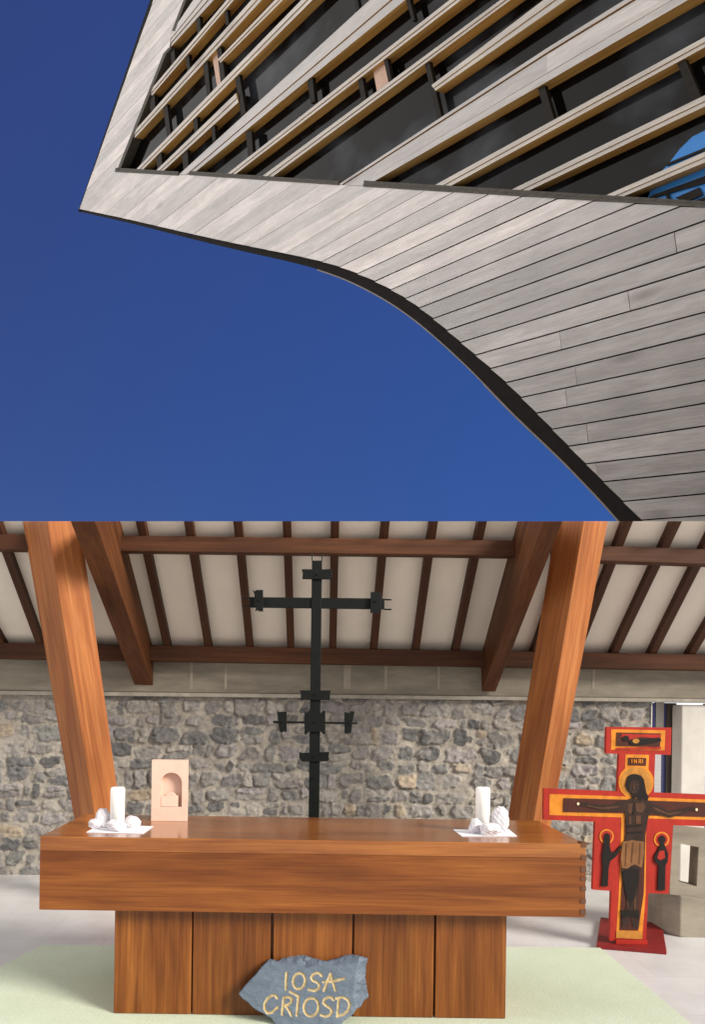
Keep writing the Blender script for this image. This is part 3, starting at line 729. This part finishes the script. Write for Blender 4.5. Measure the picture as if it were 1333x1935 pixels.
# concrete stand with a square hole at the right edge
HD = 5.85
cs = empty('concrete_stand', 'grey concrete stand with a square hole at the right edge beside the red cross', 'stand', onZ(1300, 1762, 0))
L_ = lambda x, y, d=HD: onY(x, y, d)
fz = lambda p: Vector((p.x, p.y, max(p.z, 0.001)))
o4 = [(1271, 1560), (1420, 1580), (1420, 1780), (1279, 1752), (1277, 1692), (1269, 1690)]
i4 = [(1285, 1594), (1322, 1601), (1318, 1675), (1282, 1667)]
tl, tr = L_(1272, 1561), L_(1420, 1578); hl, hr = L_(1286, 1594), L_(1322, 1601); h2l, h2r = L_(1283, 1667), L_(1318, 1675); ml, mr_ = L_(1267, 1690), L_(1420, 1712)
dp = (0, 0.13, 0)
mb = MB()
mb.prism([tl, tr, Vector((tr.x, HD, hr.z)), hr, hl, Vector((tl.x, HD, hl.z))], dp)                     # above the hole
mb.prism([Vector((tl.x, HD, hl.z)), hl, h2l, Vector((ml.x, HD, h2l.z))], dp)                            # left cheek
mb.prism([hr, Vector((tr.x, HD, hr.z)), Vector((tr.x, HD, h2r.z)), h2r], dp)
mb.prism([Vector((ml.x, HD, h2l.z)), h2l, h2r, Vector((tr.x, HD, h2r.z)), mr_, ml], dp)
mb.build('stand_top', M['concrete'], cs, frame=Matrix())
mb = MB(); xl_ = L_(1279, 1752).x
mb.prism([Vector((ml.x - .012, HD + .10, ml.z - .002)), Vector((xl_ + .02, HD - 0.02, ml.z - .002)), Vector((tr.x, HD - .02, mr_.z - .002)), Vector((tr.x, HD + .44, mr_.z - .002)), Vector((ml.x - .012, HD + .44, ml.z - .002))], (0, 0, -(ml.z - .003)))
mb.build('stand_foot', M['concrete'], cs, frame=Matrix(), bevel=0.01)

# ------------------------------------------------------------------ altar
TZ = EYE - 0.695
A = onZ(68, 1584, TZ); B = onZ(1101, 1591, TZ); FY = (A.y + B.y) / 2
x0, x1 = A.x, B.x
bk = onZ(152, 1542.5, TZ).y; bk = (bk + onZ(1011, 1547, TZ).y) / 2
zb = onY(580, 1726, FY).z
alt = empty('altar', 'long polished orange wood altar table with a panelled base standing on the green carpet', 'altar', ((x0 + x1) / 2, (FY + bk) / 2, 0))
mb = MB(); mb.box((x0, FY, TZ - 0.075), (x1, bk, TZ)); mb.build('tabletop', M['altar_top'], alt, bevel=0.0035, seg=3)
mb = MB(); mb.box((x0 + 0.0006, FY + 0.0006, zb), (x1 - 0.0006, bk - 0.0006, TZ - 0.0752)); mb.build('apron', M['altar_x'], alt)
for (ya, yb) in ((1592, 1601), (1616, 1624), (1637, 1648), (1657, 1664), (1675, 1683), (1699, 1707), (1718, 1728)):
    za = onY(1098, ya, FY).z; zc = max(onY(1098, yb, FY).z, zb + 0.002)
    mb = MB(); mb.box((x1 - 0.026, FY - 0.003, zc), (x1 + 0.002, FY + 0.05, za)); mb.build('dovetail', M['endgrain'], alt)
BY = FY + 0.10
zt_ = zb - 0.003
edges = [(215, 361), (364, 510.5), (516, 664.5), (668.5, 819.5), (823.5, 957)]
for k, (xa, xb) in enumerate(edges):
    xa, xb = onY(xa, 1850, BY).x, onY(xb, 1850, BY).x
    mb = MB(); mb.box((xa, BY, 0.013), (xb, BY + 0.04, zt_), t=random.random())
    mb.build('base_board', M['altar_z'], alt, bevel=0.004, frame=Matrix.Translation((xa * 1.0, BY, k * 3.7)))
xa, xb = onY(216, 1850, BY).x, onY(956, 1850, BY).x
mb = MB(); mb.box((xa + .002, BY + 0.042, 0.013), (xb - .002, BY + 0.52, zt_)); mb.build('base_core', M['altar_z'], alt)

# candles, stones and napkins on the altar
def lump(name, cx_, cy_, cz_, rx, ry, rz, seed, mat, label, cat, group):
    bm = bmesh.new(); bmesh.ops.create_icosphere(bm, subdivisions=4, radius=1)
    r = np.random.default_rng(seed); planes = [(Vector(r.normal(size=3)).normalized(), r.uniform(.72, .95)) for _ in range(16)]
    for v_ in bm.verts:
        p = v_.co.normalized(); k = 1.0
        for n_, d_ in planes:
            dd = p.dot(n_)
            if dd * k > d_: k = d_ / dd
        q = p * k
        wob = 0.04 * math.sin(p.x * 9 + seed) * math.sin(p.y * 11 + seed * 2) + 0.035 * math.sin(p.z * 17 + p.x * 13 + seed)
        q *= 1 + wob
        v_.co = (q.x * rx, q.y * ry, max(q.z * rz, -rz * 0.72))
    zmin = min(v_.co.z for v_ in bm.verts)
    me = bpy.data.meshes.new(name); bm.to_mesh(me); bm.free(); me.materials.append(mat)
    o = bpy.data.objects.new(name, me); COL.objects.link(o); o.location = (cx_, cy_, cz_ - zmin)
    return tag(o, label, cat, group)
def candle(px0, px1, ytop, d, label):
    a_ = onY(px0, ytop, d); b_ = onY(px1, ytop, d); r = (b_.x - a_.x) / 2; c = (a_.x + b_.x) / 2; base = TZ + 0.004
    prof = [(0, base), (r, base), (r, a_.z - r * .3), (r * .93, a_.z - r * .08), (r * .8, a_.z), (r * .45, a_.z - 0.004), (0, a_.z - 0.005)]
    vs = []; fs = []; n = 28
    for (rr, zz) in prof[1:-1]:
        vs += [(c + rr * math.cos(2 * math.pi * k / n), d + rr * math.sin(2 * math.pi * k / n), zz) for k in range(n)]
    for j in range(len(prof) - 3):
        fs += [(j * n + k, j * n + (k + 1) % n, (j + 1) * n + (k + 1) % n, (j + 1) * n + k) for k in range(n)]
    fs += [tuple(range(n))[::-1], tuple(range((len(prof) - 3) * n, (len(prof) - 2) * n))]
    th = empty('candle', label, 'candle', (c, d, base), 'white pillar candles on the altar')
    o = obj('wax', vs, fs, M['wax'], th, smooth=False, bevel=0.0)
    o.data.polygons.foreach_set('use_smooth', [len(p.vertices) == 4 for p in o.data.polygons])
    wv = []; 
    mb = MB(); mb.box((c - .0013, d - .0013, a_.z - 0.006), (c + .0013, d + .0013, a_.z + 0.008)); mb.build('wick', M['brownframe'], th)
D1 = onZ(225, 1566, TZ).y
candle(209, 236, 1487, D1, 'thick white candle on the left, the one beside the pale niche plaque')
D2 = onZ(914, 1573, TZ).y
candle(900, 927, 1487, D2 + 0.02, 'thick white candle on the right, between white stones near the red cross')
def napkin(pp, label):
    mb = MB(); mb.prism([onZ(x, y, TZ + 0.0008) for x, y in pp], (0, 0, 0.0022))
    tag(mb.build('napkin', M['paper'], frame=Matrix()), label, 'napkin', 'white napkins under the candles')
napkin([(163, 1573), (271, 1575.5), (290, 1562), (190, 1558)], 'white paper napkin under the left candle and its stones')
napkin([(857, 1568), (874, 1580.5), (978, 1580.5), (962, 1567)], 'white paper napkin under the right candle and its stones')
def stone(px, py_c, wpx, hpx, d, seed, label, grp):
    p = onY(px, py_c, d); s_ = d / F
    lump('quartz_stone', p.x, d, TZ + 0.0035, wpx * s_ / 2, wpx * s_ / 2 * 0.8, hpx * s_ / 1.72, seed, M['quartz'], label, 'stone', grp)
G1 = 'white stones heaped round the candles'
stone(195, 1549, 30, 37, D1 + .03, 3, 'tall white quartz stone leaning on the left side of the left candle', G1)
stone(180, 1563, 30, 19, D1 - .03, 5, 'low white quartz stone at the outer left corner of the left napkin', G1)
stone(219, 1561, 40, 22, D1 - .10, 9, 'broad white quartz stone in front of the left candle', G1)
stone(250, 1551, 33, 23, D1 + .03, 12, 'flat white quartz stone at the right of the left candle', G1)
stone(899, 1555, 28, 28, D2 - .05, 21, 'grey tinted square white stone at the left of the right candle', G1)
stone(946, 1551, 37, 48, D2 + .01, 25, 'tallest white stone, rounded, at the right of the right candle', G1)
stone(925, 1563, 44, 25, D2 - .10, 28, 'broad low white stone in front of the right candle', G1)

# niche plaque
PD = onZ(318, 1552, TZ).y
pa_ = onY(287, 1436, PD); pb_ = onY(352, 1552, PD)
pw, ph = pb_.x - pa_.x, pa_.z - (TZ + 0.001)
plq = empty('niche_plaque', 'pale pink terracotta plaque with an arched niche standing on the altar', 'plaque', ((pa_.x + pb_.x) / 2, PD, TZ + 0.001))
ox, oz = pa_.x, TZ + 0.001
def P2(u, v, y): return Vector((ox + u * pw, y, oz + v * ph))
# front plate with an arched hole, as a ring of quads
ac, ar, ab, atp = 0.56, 0.305, 0.235, 0.62
hole = [(ac + ar, ab)] + [(ac + ar * math.cos(t_), atp + ar * 0.58 * math.sin(t_)) for t_ in np.linspace(0, math.pi, 17)] + [(ac - ar, ab)]
rim = []
for (u, v) in hole:
    dx, dy = u - ac, v - 0.5
    k = min((1 - ac) / dx if dx > 1e-6 else 9, (-ac) / dx if dx < -1e-6 else 9, 0.5 / dy if dy > 1e-6 else 9, -0.5 / dy if dy < -1e-6 else 9)
    rim.append((ac + dx * k, 0.5 + dy * k))
depth = 0.045
vs = [P2(u, v, PD) for u, v in hole] + [P2(u, v, PD) for u, v in rim] + [P2(u, v, PD + depth) for u, v in hole]
n = len(hole); fs = []
for i in range(n):
    j = (i + 1) % n
    fs.append((i, j, n + j, n + i)); fs.append((i, j, 2 * n + j, 2 * n + i))
fs.append(tuple(range(2 * n, 3 * n)))
# fill front corners + sides/back box
mb = MB(); mb.add(vs, fs)
for cu, cv in ((0, 0), (1, 0), (1, 1), (0, 1)):
    for i in range(n - 1 if cv == 1 else 0):
        j = (i + 1) % n; a_, b_ = rim[i], rim[j]
        if (abs(a_[0] - cu) < 1e-3 and abs(b_[1] - cv) < 1e-3 and abs(a_[1] - cv) > 1e-3) or (abs(b_[0] - cu) < 1e-3 and abs(a_[1] - cv) < 1e-3 and abs(b_[1] - cv) > 1e-3):
            mb.add([P2(*a_, PD), P2(*b_, PD), P2(cu, cv, PD)], [(0, 1, 2)])
mb.add([P2(*rim[0], PD), P2(1, 0, PD), P2(0, 0, PD), P2(*rim[-1], PD)], [(0, 1, 2, 3)])
T_ = 0.062
mb.add([P2(0, 0, PD), P2(1, 0, PD), P2(1, 1, PD), P2(0, 1, PD), P2(0, 0, PD + T_), P2(1, 0, PD + T_), P2(1, 1, PD + T_), P2(0, 1, PD + T_)],
       [(4, 5, 6, 7), (0, 1, 5, 4), (1, 2, 6, 5), (2, 3, 7, 6), (3, 0, 4, 7)])
mb.build('plaque_slab', M['plaque'], plq)
mb = MB()
mb.prism([P2(ac - ar + .01, ab + .004, PD + .004), P2(ac + ar * .62, ab + .004, PD + .004), P2(ac + ar * .62, 0.42, PD + .012), P2(ac - ar + .01, 0.40, PD + .012)], (0, 0.038, 0))
mb.prism([P2(ac - .17 + .30 * k / 12, .415 + .055 * math.sin(math.pi * k / 12) ** 0.7, PD + .012) for k in range(13)] + [P2(ac + .13, .40, PD + .012), P2(ac - .17, .40, PD + .012)], (0, 0.024, 0))
mb.build('carved_figure', M['plaque'], plq, bevel=0.002)

# ------------------------------------------------------------------ slate with carved words, leaning on the altar base
zx = lambda X_, Y_: (420 + .24 * X_, 1770 + .24 * Y_)
SO = onZ(580, 1943, 0.0); SO.y = min(SO.y, BY - 0.13)
SNv = Vector((0, -1, 0.22)).normalized()
out_l = [(122, 452), (170, 395), (215, 345), (270, 285), (320, 226), (345, 200), (365, 180), (410, 186), (440, 192), (470, 176), (500, 166), (560, 158), (620, 150), (660, 155), (700, 168),
         (760, 180), (800, 196), (830, 194), (900, 176), (960, 156), (1000, 146), (1030, 144), (1070, 152), (1115, 156), (1155, 178), (1148, 215), (1140, 250), (1136, 330), (1150, 420), (1166, 488), (1120, 525),
         (1095, 560), (1070, 570), (1040, 612), (1000, 640), (960, 662), (940, 700), (925, 722), (440, 722), (420, 698), (385, 648), (330, 612), (285, 590), (240, 562), (200, 520), (165, 498)]
def inside(px, py, poly):
    r = np.zeros(px.shape, bool); n_ = len(poly)
    for i in range(n_):
        (xa, ya), (xb, yb) = poly[i], poly[(i + 1) % n_]
        c_ = ((ya > py) != (yb > py)) & (px < (xb - xa) * (py - ya) / (yb - ya + 1e-9) + xa); r ^= c_
    return r
def segd(px, py, a_, b_):
    vx, vy = b_[0] - a_[0], b_[1] - a_[1]; k = np.clip(((px - a_[0]) * vx + (py - a_[1]) * vy) / (vx * vx + vy * vy + 1e-9), 0, 1)
    return np.hypot(px - a_[0] - k * vx, py - a_[1] - k * vy)
def ell(cx_, cy_, rx, ry, rot=0.0, n_=22):
    o = []
    for k in range(n_ + 1):
        a_ = 2 * math.pi * k / n_; x, y = rx * math.cos(a_), ry * math.sin(a_)
        o.append((cx_ + x * math.cos(rot) - y * math.sin(rot), cy_ + x * math.sin(rot) + y * math.cos(rot)))
    return o
strokes = [[(508, 288), (503, 350), (502, 416)], ell(607, 350, 47, 63, 0.15), [(785, 308), (770, 290), (745, 286), (718, 298), (702, 322), (715, 345), (750, 362), (768, 382), (762, 408), (730, 427), (684, 418)],
           [(802, 424), (832, 350), (855, 293), (872, 350), (892, 420)], [(798, 358), (880, 350), (962, 330)],
           [(432, 484), (420, 464), (395, 462), (360, 484), (335, 525), (336, 575), (358, 602), (395, 596), (438, 556)],
           [(487, 478), (478, 545), (473, 612)], [(487, 482), (525, 474), (550, 488), (546, 515), (520, 536), (488, 545)], [(500, 543), (525, 580), (546, 622)],
           [(600, 488), (594, 550), (588, 618)], [(536, 436), (568, 450), (602, 470)], ell(702, 555, 58, 72, 0.12),
           [(878, 498), (862, 478), (836, 476), (806, 494), (798, 520), (822, 545), (856, 566), (866, 592), (848, 618), (815, 630), (780, 618)],
           [(918, 490), (914, 560), (908, 626)], [(900, 486), (950, 476), (990, 496), (1006, 535), (994, 580), (960, 612), (908, 628)]]
gx, gy = np.meshgrid(np.arange(112, 1178, 4.0), np.arange(136, 726, 4.0))
jx = gx + 3 * vnoise(gx / 22, gy / 22, 201) * 2; jy = gy + 3 * vnoise(gx / 22 + 50, gy / 22, 202) * 2
ins = inside(jx, jy, out_l)
de = np.full(gx.shape, 1e3)
for a_, b_ in zip(out_l, out_l[1:] + out_l[:1]): de = np.minimum(de, segd(gx, gy, a_, b_))
ds = np.full(gx.shape, 1e3)
for s_ in strokes:
    for a_, b_ in zip(s_, s_[1:]): ds = np.minimum(ds, segd(gx, gy, a_, b_))
k_ = 4.08 / F * 0.24                                                  # metres per zoom unit
# depth of the face behind its plane: V-cut letters, chipped top and right side, rough surface
top_line = np.interp(gx, [120, 320, 500, 660, 760, 870, 1000, 1160], [452, 222, 232, 248, 228, 236, 220, 182])
chip = np.clip(top_line - gy, 0, 200) * 0.9 + np.clip(gx - np.interp(gy, [140, 250, 340, 450, 560, 720], [1090, 1060, 1045, 1030, 1050, 940]), 0, 200) * 0.7
chipn = chip * (1 + 0.8 * fbm(gx / 60, gy / 60, 77, 3))
depthf = np.clip(13 - ds, 0, 13) * 0.75 + np.clip(chipn, 0, 80) + np.clip(9 - de, 0, 9) * 0.8 + fbm(gx / 80, gy / 50, 55, 5) * 7
Sx = Vector((1, 0, 0)); 
grid = np.zeros(gx.shape + (3,))
for j in range(gx.shape[0]):
    for i in range(gx.shape[1]):
        p = onP(*zx(gx[j, i], gy[j, i]), SO, SNv) - SNv * float(depthf[j, i] * k_)
        grid[j, i] = p
ii = np.arange(gx.size).reshape(gx.shape); gv = grid.reshape(-1, 3)
cell_in = ins[:-1, :-1] & ins[1:, 1:] & ins[1:, :-1] & ins[:-1, 1:]
cd = (ds[:-1, :-1] + ds[1:, 1:] + ds[1:, :-1] + ds[:-1, 1:]) / 4
faces_s, faces_g = [], []
for j, i in zip(*np.nonzero(cell_in)):
    q = (ii[j, i], ii[j, i + 1], ii[j + 1, i + 1], ii[j + 1, i]); (faces_g if cd[j, i] < 10.5 else faces_s).append(tuple(int(v_) for v_ in q))
from collections import Counter
def sub(fl):
    used = sorted({v_ for f_ in fl for v_ in f_}); mp = {v_: k for k, v_ in enumerate(used)}
    return [Vector(gv[v_]) for v_ in used], [tuple(mp[v_] for v_ in f_) for f_ in fl], mp
allf = faces_s + faces_g
ec = Counter()
for f_ in allf:
    for a_, b_ in zip(f_, f_[1:] + f_[:1]): ec[(a_, b_)] += 1
bd = [(a_, b_) for (a_, b_) in ec if (b_, a_) not in ec]
vs, fs, mp = sub(faces_s)
bv = {}
for a_, b_ in bd:
    for v_ in (a_, b_):
        if v_ not in bv and v_ in mp:
            p = Vector(gv[v_]) - SNv * 0.05; p.z = max(p.z, 0.0); bv[v_] = len(vs); vs.append(p)
fs += [(mp[b_], mp[a_], bv[a_], bv[b_]) for a_, b_ in bd if a_ in mp and b_ in mp]
sl_ = empty('slate_sign', 'blue grey slate with gold carved lettering leaning against the altar base', 'carved stone', (SO.x, SO.y, 0))
obj('slate_slab', vs, fs, M['slate'], sl_)
vs, fs, mp = sub(faces_g)
obj('lettering', vs, fs, M['gold'], sl_)

# ------------------------------------------------------------------ iron cross on the wall side
ID_ = 6.12
z8 = lambda X_, Y_: onY(440 + .279 * X_, 1020 + .279 * Y_, ID_)
ic = empty('iron_cross', 'tall black iron cross with short plates on its arms standing before the stone wall', 'cross', z8(550, 1880))
def iron(name, polys, y0=0.0, dep=0.03):
    mb = MB()
    for p in polys: mb.prism([z8(*q) for q in p], (0, dep, 0), off=(0, y0, 0))
    return mb.build(name, M['iron'], ic, bevel=0.003)
foot_l, foot_r = z8(510, 2300), z8(578, 2300)
mb = MB(); a_, b_ = z8(537, 140), z8(606, 140)
fl_ = Vector((z8(515, 1880).x - 0.02, ID_, 0)); fr_ = Vector((z8(586, 1880).x - 0.02, ID_, 0))
mb.prism([a_, b_, z8(586, 1880), fr_, fl_, z8(514, 1880)], (0, 0.05, 0)); mb.build('upright', M['iron'], ic, bevel=0.004)
iron('prong', [[(535, 78), (541, 78), (541, 142), (535, 142)]]); iron('prong', [[(602, 78), (608, 78), (608, 142), (602, 142)]])
iron('crossbar', [[(110, 386), (1030, 396), (1030, 468), (110, 456)]], 0.012, 0.03)
iron('prong', [[(1028, 398), (1078, 399), (1078, 408), (1028, 407)]], 0.014, 0.02); iron('prong', [[(1028, 464), (1078, 465), (1078, 474), (1028, 473)]], 0.014, 0.02)
iron('prong', [[(64, 374), (70, 374), (72, 384), (112, 386), (112, 394), (66, 392)]], 0.014, 0.02); iron('prong', [[(62, 442), (112, 446), (112, 453), (62, 450)]], 0.014, 0.02)
iron('plate', [[(466, 202), (670, 202), (674, 240), (668, 270), (472, 268), (474, 225)]], -0.02, 0.02)
iron('plate', [[(134, 338), (150, 352), (158, 342), (206, 342), (206, 488), (188, 484), (180, 490), (172, 478), (152, 484), (160, 455), (142, 448), (148, 375)]], -0.02, 0.02)
iron('plate', [[(934, 356), (1002, 354), (1004, 470), (998, 492), (986, 484), (980, 500), (958, 504), (948, 492), (932, 500)]], -0.02, 0.02)
iron('plate', [[(452, 1020), (664, 1020), (656, 1086), (460, 1084), (462, 1040)]], -0.02, 0.02)
iron('plate', [[(486, 1156), (500, 1170), (516, 1158), (598, 1172), (612, 1158), (627, 1156), (627, 1316), (612, 1316), (600, 1300), (512, 1302), (500, 1320), (486, 1316)]], -0.02, 0.02)
iron('rod', [[(274, 1226), (844, 1236), (844, 1250), (274, 1242)]], 0.0, 0.012)
iron('plate', [[(298, 1152), (312, 1166), (366, 1162), (366, 1304), (344, 1296), (336, 1306), (318, 1298), (308, 1220)]], -0.014, 0.012)
iron('plate', [[(756, 1166), (792, 1172), (800, 1160), (826, 1164), (812, 1236), (802, 1306), (784, 1312), (758, 1312)]], -0.014, 0.012)
iron('plate', [[(450, 1436), (470, 1442), (655, 1436), (648, 1470), (656, 1482), (640, 1500), (470, 1502), (450, 1478)]], -0.02, 0.02)

for bx, by in ((572, 236), (180, 412), (966, 420), (560, 1050), (556, 1234), (336, 1232), (790, 1238), (552, 1468), (552, 1612)):
    iron('bolt', [ell(bx, by, 7, 7, 0, 6)], -0.034, 0.016)
# ------------------------------------------------------------------ painted icon cross
CD = onZ(1194, 1783, 0.03).y
pc_ = empty('painted_cross', 'red and orange painted icon cross on a red base to the right of the altar', 'cross', (onY(1194, 1783, CD).x, CD, 0))
z4 = lambda X_, Y_, y=0: onY(1000 + .25 * X_, 1340 + .25 * Y_, CD) + Vector((0, y, 0))
panel = [(590, 134), (1082, 140), (1076, 347), (958, 342), (946, 632), (1490, 652), (1490, 892), (1094, 878), (1062, 1396), (906, 1392), (886, 1778), (614, 1752), (626, 1375), (484, 1364),
         (503, 852), (112, 836), (116, 600), (672, 622), (684, 340), (585, 334)]
mb = MB(); mb.prism([z4(*p) for p in panel], (0, 0.035, 0)); mb.build('panel', M['red'], pc_)
lay = [0.0]
PK = [0]
def painted(name, polys, mat, level):
    for p in polys:
        PK[0] += 1; e_ = 0.0015 * level + 0.00006 * PK[0]
        mb = MB(); mb.prism([z4(*q, -e_) for q in p], (0, e_ + 0.001, 0)); mb.build(name, mat, pc_)
painted('painted_border', [[(624, 152), (1034, 160), (1028, 312), (622, 306)], [(732, 342), (910, 345), (905, 470), (728, 470)],
                  [(158, 642), (720, 660), (1490, 690), (1490, 842), (905, 826), (888, 900), (884, 1400), (858, 1735), (660, 1728), (690, 1240), (700, 818), (156, 800)]], M['orange'], 1)
painted('halo', [ell(812, 552, 134, 132)], M['orange'], 2)
painted('halo_ring', [ell(812, 552, 118, 116)], M['ochre'], 3)
painted('dark_field', [[(262, 672), (720, 684), (1490, 712), (1490, 818), (905, 802), (880, 960), (868, 1390), (826, 1672), (688, 1668), (706, 1260), (722, 1000), (728, 786), (258, 776)],
                  [(752, 366), (888, 370), (884, 428), (752, 424)], [(664, 176), (998, 184), (990, 284), (660, 278)]], M['maroon'], 4)
painted('red_strip', [[(700, 186), (996, 192), (990, 222), (850, 210), (760, 232), (700, 214)], [(660, 292), (1000, 284), (996, 302), (660, 304)]], M['red'], 5)
fig = [(360, 706), (420, 704), (520, 722), (620, 718), (715, 690), (760, 680), (790, 668), (812, 680), (870, 668), (905, 692), (940, 712), (1000, 740), (1060, 770), (1130, 758), (1220, 738), (1268, 748),
       (1275, 768), (1220, 768), (1140, 800), (1060, 818), (985, 800), (930, 776), (905, 800), (888, 860), (866, 920), (862, 1000), (868, 1080), (846, 1190), (836, 1250), (826, 1390), (818, 1500), (836, 1580), (826, 1652),
       (786, 1640), (766, 1560), (748, 1640), (700, 1642), (704, 1580), (736, 1480), (728, 1400), (704, 1290), (696, 1220), (706, 1100), (716, 1010), (740, 940), (732, 860), (722, 770), (650, 772), (560, 770), (450, 742), (380, 728)]
painted('painted_figure', [fig], M['skin'], 6)
painted('painted_hair', [[(736, 540), (744, 510), (772, 492), (806, 490), (842, 500), (866, 530), (876, 580), (884, 630), (904, 660), (894, 690), (866, 672), (842, 690), (812, 664), (784, 676), (770, 640), (740, 610), (728, 575)]], M['black'], 8)
painted('painted_face', [ell(792, 585, 40, 56, 0.1)], M['skin'], 9)
painted('painted_loincloth', [[(708, 1000), (780, 988), (866, 1000), (868, 1080), (850, 1196), (800, 1172), (770, 1180), (748, 1204), (700, 1198), (690, 1130)]], M['cloth'], 8)
painted('painted_shadow', [[(704, 1230), (760, 1190), (830, 1210), (826, 1300), (790, 1420), (760, 1490), (730, 1400)], [(692, 1520), (830, 1520), (826, 1580), (768, 1560), (700, 1580)]], M['black'], 8)
painted('painted_muscle', [[(790, 700), (796, 760), (792, 800), (780, 790), (782, 730)], [(740, 880), (860, 870), (856, 880), (742, 892)], [(742, 930), (858, 922), (856, 932), (744, 940)]], M['black'], 8)
M['skin2'] = paint('warm_brown_paint', (0.075, 0.032, 0.016), 0.4)
painted('painted_highlight', [[(748, 716), (784, 708), (788, 760), (766, 792), (742, 770)], [(802, 708), (862, 704), (880, 740), (850, 784), (806, 770)], [(752, 812), (770, 806), (772, 868), (752, 866)], [(806, 806), (842, 800), (842, 862), (808, 866)],
        [(440, 724), (560, 742), (680, 728), (680, 742), (560, 758), (440, 734)], [(930, 734), (1050, 784), (1150, 772), (1150, 784), (1050, 800), (940, 756)], [(742, 1400), (760, 1396), (752, 1500), (742, 1490)], [(790, 1440), (810, 1400), (806, 1500), (792, 1530)]], M['skin2'], 7)
painted('painted_face_light', [[(784, 560), (792, 556), (796, 604), (782, 606)], [(766, 566), (780, 564), (780, 570), (766, 572)], [(800, 564), (816, 566), (816, 572), (800, 570)], [(776, 622), (806, 620), (800, 628), (780, 629)]], M['skin2'], 10)
painted('painted_fold', [[(730, 1010), (738, 1010), (730, 1180), (722, 1180)], [(780, 1004), (790, 1004), (776, 1160), (768, 1160)], [(836, 1010), (844, 1010), (836, 1170), (826, 1170)]], M['cloth_fold'], 9)
painted('painted_nail', [ell(370, 714, 9, 11, 0, 10), ell(1264, 758, 9, 11, 0, 10)], M['white_paint'], 8)
painted('gold_foot', [[(662, 1674), (856, 1680), (852, 1738), (660, 1728)]], M['ochre'], 2)
painted('halo', [ell(588, 962, 54, 56), ell(1004, 984, 58, 58), ell(730, 222, 40, 34)], M['orange'], 2)
painted('halo_ring', [ell(588, 962, 43, 45), ell(1004, 984, 46, 46)], M['red'], 3)
painted('saint_figure', [[(564, 962), (572, 944), (592, 938), (610, 950), (612, 990), (608, 1030), (620, 1080), (650, 1076), (690, 1030), (700, 1040), (660, 1110), (612, 1146), (600, 1200), (594, 1336), (546, 1334), (556, 1200), (550, 1110), (562, 1030)],
                         ell(588, 962, 22, 26),
                         ell(1004, 984, 28, 30), [(992, 1010), (1018, 1010), (1030, 1040), (1050, 1090), (1046, 1150), (1030, 1180), (1026, 1368), (970, 1366), (978, 1180), (948, 1150), (944, 1110), (976, 1060)],
                         ell(730, 222, 26, 22), [(752, 240), (800, 218), (850, 226), (990, 214), (1000, 240), (900, 262), (800, 274), (764, 266)]], M['black'], 6)
painted('saint_robe', [[(984, 1070), (1020, 1066), (1026, 1120), (990, 1140), (966, 1120)]], M['red'], 7)
painted('shroud', [ell(806, 240, 26, 18)], M['ochre'], 7)
# INRI
ri = lambda pts_: [((a_[0] - 2.6, a_[1]), (a_[0] + 2.6, a_[1]), (b_[0] + 2.6, b_[1]), (b_[0] - 2.6, b_[1])) for a_, b_ in zip(pts_, pts_[1:])]
ins_ = []
for pts_ in ([(776, 378), (776, 408)], [(794, 408), (794, 378), (812, 408), (812, 378)], [(830, 408), (830, 378)], [(856, 378), (856, 408)]): ins_ += ri(pts_)
ins_ += [[(830, 376), (846, 378), (846, 394), (830, 396), (830, 391), (840, 390), (840, 383), (830, 381)], [(832, 394), (838, 392), (848, 408), (842, 409)]]
painted('lettering', ins_, M['orange'], 6)
b0 = [onZ(1128, 1785, 0.03), onZ(1261, 1796, 0.03), onZ(1252, 1744, 0.03), onZ(1136, 1733, 0.03)]
mb = MB(); mb.prism([(p.x, p.y, 0.0) for p in b0], (0, 0, 0.03)); mb.build('base_plate', M['darkred'], pc_, bevel=0.004)
mb = MB(); e0, e1 = z4(655, 1752), z4(890, 1778)
mb.prism([Vector((e0.x, CD - 0.02, 0.031)), Vector((e1.x, CD - 0.02, 0.031)), Vector((e1.x, CD - 0.003, 0.031)), Vector((e0.x, CD - 0.003, 0.031))], (0, 0, 0.03)); mb.build('base_rail', M['red'], pc_)
